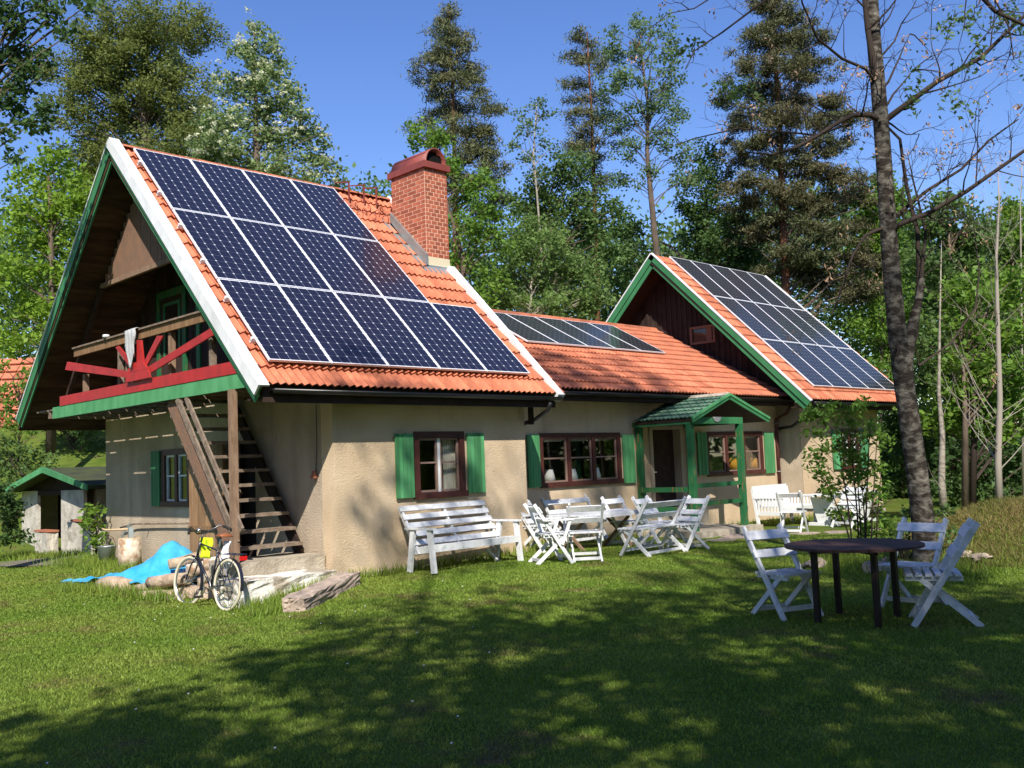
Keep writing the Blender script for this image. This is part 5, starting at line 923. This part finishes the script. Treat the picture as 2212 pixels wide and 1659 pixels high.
for i, (lb, D_, tk, bl, m_, bk2) in enumerate((
 ('bright green tree just right of the large pine, top against the sky', 37, [(1900,1000),(1905,700),(1910,520)], [(1905,400,36,28),(1930,430,45,36),(1880,450,45,36),(1920,490,60,42),(1870,530,50,42),(1930,560,66,48),(1890,620,60,46),(1940,660,62,48),(1880,700,60,46),(1930,750,62,46),(1900,810,50,40)], 'lf_oak', 'bark'),
 ('rounded dark green tree behind the lichen-covered trunk', 28, [(2060,1080),(2060,700),(2050,500)], [(2030,420,24,18),(2060,450,45,28),(2000,480,50,38),(2060,510,66,44),(2120,500,50,44),(2010,570,70,50),(2090,590,70,50),(2030,650,76,48),(2110,680,66,50),(2010,730,70,48),(2090,770,66,46),(2030,820,70,45)], 'lf_mid', 'bark'),
 ('tall green tree at the right edge behind the pale bare sapling', 29, [(2190,1080),(2190,700),(2185,520)], [(2180,440,34,30),(2210,490,45,42),(2160,520,45,42),(2200,570,60,50),(2150,620,55,48),(2210,660,60,50),(2160,720,60,50),(2220,760,60,48),(2160,810,55,44),(2210,850,55,40)], 'lf_oak', 'bark'),
 ('low spreading maple branches over the mound at the right edge', 21, [(2100,1120),(2105,900),(2110,800)], [(2060,830,45,30),(2120,845,55,34),(2180,860,50,34),(2090,900,62,34),(2160,925,60,30),(2215,900,40,34),(2040,880,36,28),(1990,900,36,30)], 'lf_oak', 'twig'),
 ('dense dark green bushy tree at the corner of the right wing', 31, [(1950,1110),(1950,950),(1945,860)], [(1930,860,34,32),(1965,880,30,34),(1935,920,36,36),(1980,940,34,36),(1950,990,40,34),(1925,1040,26,34),(1975,1050,34,34),(2030,960,40,40),(2030,1030,34,34)], 'lf_mid', 'bark'),
 ('leafy young trees filling the gap right of the ash trunk', 20.5, [(2085,1120),(2085,900),(2080,760)], [(2050,640,36,34),(2095,610,40,36),(2150,640,34,34),(2200,620,34,36),(2070,700,44,36),(2130,720,44,36),(2195,710,40,36),(2050,770,36,34),(2110,790,50,34),(2180,800,44,34),(2075,850,40,30)], 'lf_oak', 'bark'),
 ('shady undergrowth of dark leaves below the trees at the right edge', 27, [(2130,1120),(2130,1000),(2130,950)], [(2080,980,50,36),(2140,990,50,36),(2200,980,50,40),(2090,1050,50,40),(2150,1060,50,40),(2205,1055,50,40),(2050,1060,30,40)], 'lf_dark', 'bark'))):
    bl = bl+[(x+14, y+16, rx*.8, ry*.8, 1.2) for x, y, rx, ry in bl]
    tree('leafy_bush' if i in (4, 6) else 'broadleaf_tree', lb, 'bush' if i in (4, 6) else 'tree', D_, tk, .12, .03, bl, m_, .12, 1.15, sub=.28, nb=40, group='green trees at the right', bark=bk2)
for i, (lb, D_, tk, bl, m_) in enumerate((
 ('dark rounded shrub on the slope above the root cellar', 25, [(60,1060),(60,1030)], [(25,1000,50,36),(75,1008,40,22),(15,1050,34,30),(100,990,26,14),(10,960,30,30),(60,975,30,18)], 'lf_mid'),
 ('dark leaves growing at the left edge below the red house', 20, [(10,1180),(10,1100)], [(5,1080,36,50),(22,1120,26,40),(0,1160,36,26),(45,1168,24,22),(35,1090,16,30)], 'lf_dark'),
 ('green nettles growing between the root cellar and the house corner', 18.6, [(208,1200),(208,1150)], [(200,1108,12,16),(206,1140,14,26),(200,1172,14,20),(214,1165,10,20),(192,1130,8,12)], 'lf_oak'),
 ('leafy trees on the slope between the red house and the gable', 30, [(160,1000),(160,950)], [(150,900,60,32),(190,925,40,30),(100,905,50,26),(205,965,22,30),(190,1000,16,16),(130,940,20,10)], 'lf_mid'),
 ('loose greenery in front of the red house roof', 25, [(40,1000),(42,860)], [(45,835,28,30),(70,870,26,34),(20,905,38,26),(60,800,18,12),(50,925,34,22),(10,850,26,24),(25,880,26,24),(5,790,16,12)], 'lf_oak'))):
    tree('leafy_bush', lb, 'bush', D_, tk, .03, .01, bl, m_, .085, .9 if i != 4 else .5, sub=.16, nb=24, group='bushes on the left slope', bark='twig')
# far wood behind everything, one mass
rr = np.random.default_rng(77); cs = []
for x_, top in ((-760,560),(-620,500),(-500,520),(-380,480),(-250,520),(-120,500),(0,520),(90,430),(180,400),(300,330),(420,420),(520,430),(650,440),(780,430),(900,470),(1000,480),(1100,500),(1200,470),(1300,490),(1360,560),(1440,620),(1500,520),(1600,470),(1700,430),(1800,440),(1880,500),(1960,530),(2050,510),(2130,520),(2230,500),(2330,470),(2450,480),(2580,500),(2700,460),(2850,500),(3000,480)):
    for k in range(46):
        D_ = 42+rr.random()*9; x__ = x_+rr.normal()*55; y__ = top+(rr.random()**1.3)*(1000-top); cs.append(tuple(at(x__, y__, D_)))
V, F = leafcloud(np.array(cs), .95, 130, .26, rr, .6, .8); tag(np_mesh('distant_wood', V, F, 'lf_mid'), 'distant mixed wood closing the view behind the garden trees', kind='stuff')
cs = []
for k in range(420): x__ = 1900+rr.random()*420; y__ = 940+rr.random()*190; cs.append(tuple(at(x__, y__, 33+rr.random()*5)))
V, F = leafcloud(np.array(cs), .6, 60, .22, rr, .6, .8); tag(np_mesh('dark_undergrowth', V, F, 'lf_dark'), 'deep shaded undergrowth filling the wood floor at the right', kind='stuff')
# ------------------------------------------------------------------ foreground ash: traced trunk, limbs and bare twigs with seed bunches
ash = thing('ash_tree', 'leaning lichen-covered ash trunk with bare twiggy branches on the right', 'tree')
DA = 12.45
def A3(pts, D_=DA): return [at(x, y, D_) for x, y in pts]
MB().tube(A3([(2003,1262),(2000,1220),(1992,1110),(1978,1000),(1962,890),(1948,800),(1936,700),(1927,600),(1918,480),(1908,330),(1898,200),(1888,90),(1880,-30),(1872,-170),(1862,-320),(1858,-480)]), [.19,.155,.14,.132,.126,.12,.114,.108,.104,.098,.093,.088,.084,.07,.045,.012], 14).obj('trunk', 'ashbark', ash, True)
MB().tube(A3([(1985,905),(1962,850),(1954,790),(1966,725),(1984,650),(1992,600)]), [.02,.09,.10,.075,.05,.03], 10).obj('side_trunk', 'ashbark', ash, True)
rr = np.random.default_rng(31)
tw = MB(); seeds = []; leafpts = []
def grow(p, d, L_, r_, lev):
    n = 5; pts = [p]; q = p.copy(); dd = d.copy()
    for i in range(n): dd = (dd+Vector(rr.normal(size=3))*.16+Vector((0, 0, .10 if lev > 1 else .02))).normalized(); q = q+dd*L_/n; pts.append(q.copy())
    tw.tube(pts, [r_*(1-.75*i/n) for i in range(n+1)], 4 if r_ < .012 else 5, False)
    if lev == 0:
        if rr.random() < .22: seeds.append(pts[-1])
        return
    for k in range(int(rr.integers(2, 4))):
        i = int(rr.integers(2, n+1)); s_ = Vector(rr.normal(size=3)); s_ = (s_-dd*s_.dot(dd)).normalized(); grow(pts[i], (dd*.7+s_*.75+Vector((0,0,-.15))).normalized(), L_*(.5+.25*rr.random()), r_*.5, lev-1)
def limb(pts, r0, r1, every=.22, L_=.8, D_=DA, lev=2, dz=0, skip=0):
    P = A3(pts, D_); r0 *= .78; r1 *= .8
    for i in range(len(P)): P[i] = P[i]+Vector((CW.x, CW.y, 0))*dz*i/len(P)
    n = len(P); MB().tube(P, [r0+(r1-r0)*i/(n-1) for i in range(n)], 8, False).obj('branch', 'twig', ash, True)
    acc = 0
    for j, (a, e) in enumerate(zip(P, P[1:])):
        l = (e-a).length; k = 0
        while acc < l:
            t_ = acc/l; ax = (e-a).normalized(); s_ = Vector(rr.normal(size=3)); s_ = (s_-ax*s_.dot(ax)).normalized()
            if j >= skip: grow(a.lerp(e, t_), (ax*.6+s_).normalized(), L_*(.6+.7*rr.random()), max(.006, (r0+(r1-r0)*j/n)*.35), lev)
            acc += every*(.6+.8*rr.random())
        acc -= l
limb([(1922,505),(1935,490),(1990,470),(2060,430),(2130,380),(2200,330),(2260,270)], .05, .018, dz=-.8)          # long right limb
limb([(1918,480),(1950,455),(2020,400),(2100,350),(2170,280),(2240,230)], .04, .012, every=.36, dz=.6)
limb([(1912,260),(1960,225),(2010,190),(2090,150),(2150,90),(2240,10)], .055, .02, dz=-.7)
limb([(1905,240),(1885,150),(1868,70),(1855,-20),(1835,-150),(1825,-280)], .07, .01, L_=.9, dz=-.3)
limb([(1908,262),(1870,255),(1830,262),(1790,285),(1740,320),(1690,350),(1640,370),(1590,372)], .05, .012, dz=-.9)
limb([(1922,490),(1890,500),(1860,515),(1830,560),(1800,640),(1778,690)], .035, .010, L_=.6, dz=-.4)
limb([(1905,262),(1945,300),(1960,400),(1985,500),(1990,600),(1982,720),(1962,790)], .018, .06, every=.8, L_=.7, dz=.1)
limb([(1990,600),(2000,500),(1975,400),(1960,330)], .035, .005, L_=.7, dz=.0)
limb([(1900,190),(1860,160),(1800,150),(1740,120),(1700,60),(1680,0)], .03, .010, dz=-1.0)
limb([(1985,790),(2060,740),(2120,660),(2135,580),(2128,470)], .022, .008, every=.45, L_=.45, dz=.4, lev=1)
limb([(2100,-30),(2150,25),(2230,62)], .035, .02, D_=10.5, L_=.6)
limb([(2140,-20),(2180,60),(2190,130)], .016, .006, D_=10.5, L_=.5)
limb([(1700,-30),(1640,10),(1560,70),(1500,110),(1480,150)], .02, .006, D_=10.8, L_=.5, every=.3, lev=1)
limb([(1560,-20),(1500,18),(1440,30)], .012, .005, D_=10.6, L_=.4, lev=1)
limb([(1830,268),(1760,300),(1680,300),(1580,300),(1480,330),(1440,350)], .02, .006, L_=.5, every=.3, dz=-.8, lev=1)
o = tw.obj('twigs', 'twig', ash)
S_ = np.array([tuple(p) for p in seeds]); V, F = leafcloud(S_+np.array([0,0,-.07]), .035, 12, .055, rr, .35, 1.6, 1.2); np_mesh('seed_bunches', V, F, 'seed', ash)
b = MB()
gl = A3([(2180,20),(2120,40),(2050,60),(2150,60),(2200,100),(1600,205),(1975,180),(2090,100),(2060,210),(1590,190),(1500,120)], 12.0); V, F = leafcloud(np.array([tuple(p+Vector(rr.normal(size=3))*.12) for p in gl for _ in range(3)]), .07, 26, .07, rr, .5); np_mesh('young_leaves', V, F, 'lf_mid', ash)
# pale bare sapling and slim trunks on the right
def sapling(label, pts, D_, r0, r1, m, ntw, L_, seedn, name='bare_sapling', up=.35):
    global tw, rr
    t = thing(name, label, 'tree'); P = [at(x, y, D_) for x, y in pts]; MB().tube(P, [r0+(r1-r0)*i/(len(P)-1) for i in range(len(P))], 8).obj('trunk', m, t, True)
    b = MB(); q = np.random.default_rng(seedn)
    for i in range(ntw):
        f_ = .12+.88*q.random(); k = f_*(len(P)-1); a = P[int(min(k, len(P)-2))].lerp(P[int(min(k, len(P)-2))+1], k-int(min(k, len(P)-2))); d = Vector((q.normal(), q.normal(), up*2.2+.4*q.random())).normalized(); pp = [a]; c = a.copy(); l = L_*(1.1-f_*.6)*(.6+.6*q.random())
        for j in range(5): d = (d+Vector((0, 0, .14))+Vector(q.normal(size=3))*.07).normalized(); c = c+d*l/5; pp.append(c.copy())
        rb = max(.004, .16*(r0+(r1-r0)*f_)); b.tube(pp, [rb*(1-.8*j/5) for j in range(6)], 4, False)
        for j in (2, 3, 4): dd = (d+Vector(q.normal(size=3))*.5).normalized(); b.tube([pp[j], pp[j]+dd*l*.2, pp[j]+(dd+Vector((0,0,.3)))*l*.36], [rb*.35, rb*.25, rb*.1], 3, False)
    b.obj('branches', m, t); return t
sapling('pale bare sapling with upswept branches near the right edge', [(2160,1118),(2156,1000),(2160,860),(2155,690),(2152,560),(2158,440),(2155,350)], 17.5, .072, .004, 'twigpale', 40, 1.7, 3)
sapling('thin bare pale tree top at the right edge against the sky', [(2210,1100),(2208,800),(2206,600),(2204,450),(2208,350)], 24, .03, .01, 'twigpale', 26, 1.3, 9)
sapling('slender trunk with peeling bark behind the ash', [(2040,1110),(2034,1040),(2036,940),(2028,850),(2030,700),(2034,520)], 19, .085, .004, 'palebark', 4, 1.0, 5, 'slim_tree')
for i, (x, y0, y1, D_, m_, lb) in enumerate(((2085,1105,800,28,'bark','thin dark trunk in the shade left of the pale sapling'),(2192,1110,800,28,'bark','thin dark trunk in the shade at the right edge'))):
    sapling(lb, [(x, y0), (x+3, (y0+y1)/2), (x-2, y1)], D_, .07, .004, m_, 6, .8, 40+i, 'slim_tree')
# elder bush in front of the right wing
tree('elder_shrub', 'loose leafy shrub with several thin stems in front of the right wing', 'shrub', 14.2, [(1870,1215),(1868,1130),(1862,1040),(1850,960)], .016, .006, [(1762,935,30,16),(1800,890,40,22),(1855,880,34,18),(1770,1000,26,14),(1830,960,40,26),(1880,930,28,26),(1765,1020,20,12),(1850,1030,34,26),(1800,1050,30,16),(1890,1010,24,28),(1820,1110,28,16),(1880,1080,30,24),(1870,1150,34,24),(1905,1130,24,26),(1925,1165,22,24),(1780,885,30,14),(1740,895,16,8),(1900,960,22,22),(1790,1060,26,20),(1840,990,30,22),(1900,1055,20,20),(1760,970,26,16),(1830,925,26,18)], 'lf_oak', .075, 1.0, sub=.12, nb=26, bark='twig', asp=.45, seed=12, limb=.007)
el = bpy.data.objects['elder_shrub']; b = MB()
for k, (x0, x1, y1) in enumerate(((1845,1800,900),(1858,1835,930),(1868,1880,900),(1880,1895,940),(1890,1905,1000),(1850,1770,1010),(1862,1850,1000))): P = [at(x0, 1215, 14.2), at(x0+(x1-x0)*.3, 1215-(1215-y1)*.4, 14.1), at(x0+(x1-x0)*.7, 1215-(1215-y1)*.75, 14.2), at(x1, y1, 14.3)]; b.tube(P, [.014, .011, .008, .004], 6)
b.obj('stems', 'twig', el)
tree('ivy_bush', 'small leafy shoots around the foot of the ash trunk', 'bush', 12.6, [(1960,1262),(1950,1200)], .008, .003, [(1930,1190,22,20),(1950,1150,16,20),(1965,1110,14,16),(2055,1150,16,18),(2070,1190,18,20),(2045,1110,12,10),(1930,1230,26,14),(1990,1245,40,12)], 'lf_mid', .06, .6, sub=.10, nb=20, bark='twig', seed=4)
for i, (x, y, d_, lb) in enumerate(((1925, 1232, (.34,.3,.2), 'reddish field stone at the foot of the ash trunk'), (1890, 1235, (.3,.28,.18), 'grey field stone left of the ash trunk foot'), (2075, 1232, (.34,.3,.1), 'flat stone to the right of the ash at the mound foot'), (2120, 1236, (.3,.25,.1), 'low stone in the long grass below the mound'), (1760, 1222, (.4,.3,.16), 'low stone under the left side of the shrub'))):
    p = onz(x, y, .22); tag(blob('field_stone', (p.x, p.y, G(p.x, p.y)+.03), d_, 'stone', None, 50+i, 3, .25), lb, 'stone', 'field stones by the ash')
# ------------------------------------------------------------------ trees standing behind the photographer: they throw the shade on the lawn
def shade_tree(label, lat, back, r_, z0, z1, leafs, per, seedn, tk=1, sub=.36, size=.19, leaf='lf_mid'):
    q = np.random.default_rng(seedn); bx_, by_ = -SH[0]*back+.734*lat, -SH[1]*back-.679*lat
    t = thing('shade_tree', label, 'tree'); n = leafs; d = q.normal(size=(n, 3)); d /= np.linalg.norm(d, axis=1)[:, None]; d *= (q.random(n)**.38)[:, None]
    C_ = np.stack([bx_+d[:, 0]*r_, by_+d[:, 1]*r_, (z0+z1)/2+d[:, 2]*(z1-z0)/2], 1)
    P = [Vector((bx_, by_, .0)), Vector((bx_+.1, by_, z0*.6)), Vector((bx_, by_+.15, z0+.3*(z1-z0))), Vector((bx_, by_, z1*.92))]; branchy(P, [.2*tk, .17*tk, .12*tk, .03*tk], C_, q, 60 if tk == 1 else 12, 'x', 'bark', t)
    V, F = leafcloud(C_, sub*.6, per, size, q, .6); np_mesh('crown', V, F, leaf, t)
SHADE = [
 ('tall tree behind the viewer to the right shading the near lawn', 3.0, 3.4, 2.5, 3.6, 14.6, 320, 44, 1),
 ('tall tree directly behind the viewer shading the middle of the lawn', .0, 3.2, 2.3, 4.2, 14.4, 215, 44, 2),
 ('lower tree behind the viewer to the left shading the corner', -2.9, 3.2, 1.9, 3.6, 9.6, 140, 44, 3),
 ('tall tree far right behind the viewer shading the round table', 4.9, 2.4, 1.35, 4.5, 14.5, 170, 44, 4),
 ('very high thin crowned tree behind the viewer shading the patio', 3.8, 9.0, 3.2, 18.0, 28.0, 66, 30, 5),
 ('young tree far right behind the viewer shading the near right corner', 6.0, 2.4, 2.3, 3.4, 9.0, 260, 44, 8),
 ('thin tree top behind the viewer dappling the wall by the sofa', -.7, 3.2, 1.7, 16.3, 19.6, 24, 26, 9, .3),
 ('tall slim tree behind the viewer shading the near edge of the lawn', 1.4, 5.4, 2.6, 3.0, 8.6, 360, 44, 6),
 ('very tall pine behind the viewer whose top shades the middle roof', 2.9, 3.0, 2.2, 20.5, 27.5, 80, 34, 7, .4)]
for s_ in SHADE: shade_tree(*s_)
rr = np.random.default_rng(99); cs = []
for k in range(1500):
    a = R(130+240*rr.random()); D_ = 32+10*rr.random(); cs.append((D_*math.cos(a), D_*math.sin(a), .5+17*rr.random()))
V, F = leafcloud(np.array(cs), 1.3, 60, .5, rr, .7, .9); tag(np_mesh('wood_behind', V, F, 'lf_dark'), 'belt of woodland closing the garden on the viewer side', kind='stuff')
# ------------------------------------------------------------------ grass blades (geometry over the lawn in view)
def grass(name, n, dens, hgt, m, kind, rr):
    Dm = dens(n); lat = (rr.random(len(Dm))*2-1)*(Dm*.70+1.2); x = .705*Dm+.709*lat; y = .709*Dm-.705*lat
    keep = ~((x > 7.6) & (y > 11.35) & (x < 26)) & ~((x > 11.5) & (y > 12.8)) & ~((x > 6.3) & (x < 7.8) & (y > 11.0) & (y < 12.6)) & ~((x > 16.1) & (x < 18.4) & (y > 11.1))
    x, y, Dm = x[keep], y[keep], Dm[keep]; n = len(x); z = gh(x, y)+.012*np.sin(x*2.3+y)*np.sin(y*1.9)-.004; return x, y, z, Dm
def blades(x, y, z, Dm, hgt, wid, rr, lean=.6):
    n = len(x); a = rr.random(n)*6.283; h = hgt*(.5+rr.random(n)); w = wid(Dm); dx, dy = np.cos(a), np.sin(a); l = lean*h*rr.random(n); b_ = rr.random(n)*6.283
    V = np.stack([np.stack([x-dx*w, y-dy*w, z], 1), np.stack([x+dx*w, y+dy*w, z], 1), np.stack([x+np.cos(b_)*l, y+np.sin(b_)*l, z+h], 1)], 1).reshape(-1, 3); return V, np.arange(n*3).reshape(n, 3)
rr = np.random.default_rng(5); NB = 780000
x, y, z, Dm = grass('g', NB, lambda n: 3.6+(rr.random(n)**.75)*16.5, .03, 'bgrass', '', rr)
V, F = blades(x, y, z, Dm, .021, lambda d: .0022+.0009*d, rr, 1.0); tag(np_mesh('grass', V, F, 'bgrass'), 'short mown grass blades covering the lawn', kind='stuff')
# longer tufts: along walls, mound, shed side
xs, ys = [], []
def strip(x0, y0, x1, y1, w, n): t_ = rr.random(n); xs.append(x0+(x1-x0)*t_+rr.normal(size=n)*w); ys.append(y0+(y1-y0)*t_+rr.normal(size=n)*w)
strip(7.9, 11.3, 11.6, 11.3, .05, 900); strip(5.4, 14.9, 6.0, 12.4, .12, 1100); strip(7.0, 19.0, 6.9, 16.2, .25, 1200); strip(7.6, 20.2, 6.6, 24.5, .3, 2600); strip(5.9, 10.3, 7.9, 11.1, .12, 700); strip(11.7, 12.6, 16, 12.6, .08, 700); strip(18.5, 12.2, 25, 11.8, .15, 900); strip(6.0, 11.0, 7.6, 11.05, .05, 500); strip(13.2, 6.9, 12.2, 4.6, .3, 2500)
xs, ys = np.concatenate(xs), np.concatenate(ys); V, F = blades(xs, ys, gh(xs, ys), .705*xs+.709*ys, .13, lambda d: .003+.0004*d, rr, .7); tag(np_mesh('tall_grass', V, F, 'bgrass'), 'longer unmown grass along walls, woodpile and mound', kind='stuff')
n = 120000; lat = 5.2+rr.random(n)*8; dd = 11.5+rr.random(n)*6; x = .705*dd+.709*lat; y = .709*dd-.705*lat; k = ((x-14.9)*.705+(y-4.6)*.709); g_ = gh(x, y); ok = g_ > .30; x, y, dd, g_ = x[ok], y[ok], dd[ok], g_[ok]
V, F = blades(x, y, g_, dd, .07, lambda d: .006+0*d, rr, 1.6); tag(np_mesh('dry_grass', V, F, 'dry'), 'straw-coloured dry grass covering the mound on the right', kind='stuff')
# daisies
b = MB()
for k in range(35):
    D_ = 5+rr.random()*8; lat = -D_*.5*rr.random(); x, y = .705*D_+.709*lat, .709*D_-.705*lat; z = G(x, y)+.035; s = .009; b.add([(x-s, y, z), (x, y-s, z), (x+s, y, z+.004), (x, y+s, z+.004)], [(0,1,2,3)])
tag(b.obj('daisies', 'white'), 'tiny white daisies scattered in the sunlit lawn', kind='stuff')
print('TRIS', sum(len(m.loops)-2*len(m.polygons) for m in D2.meshes))
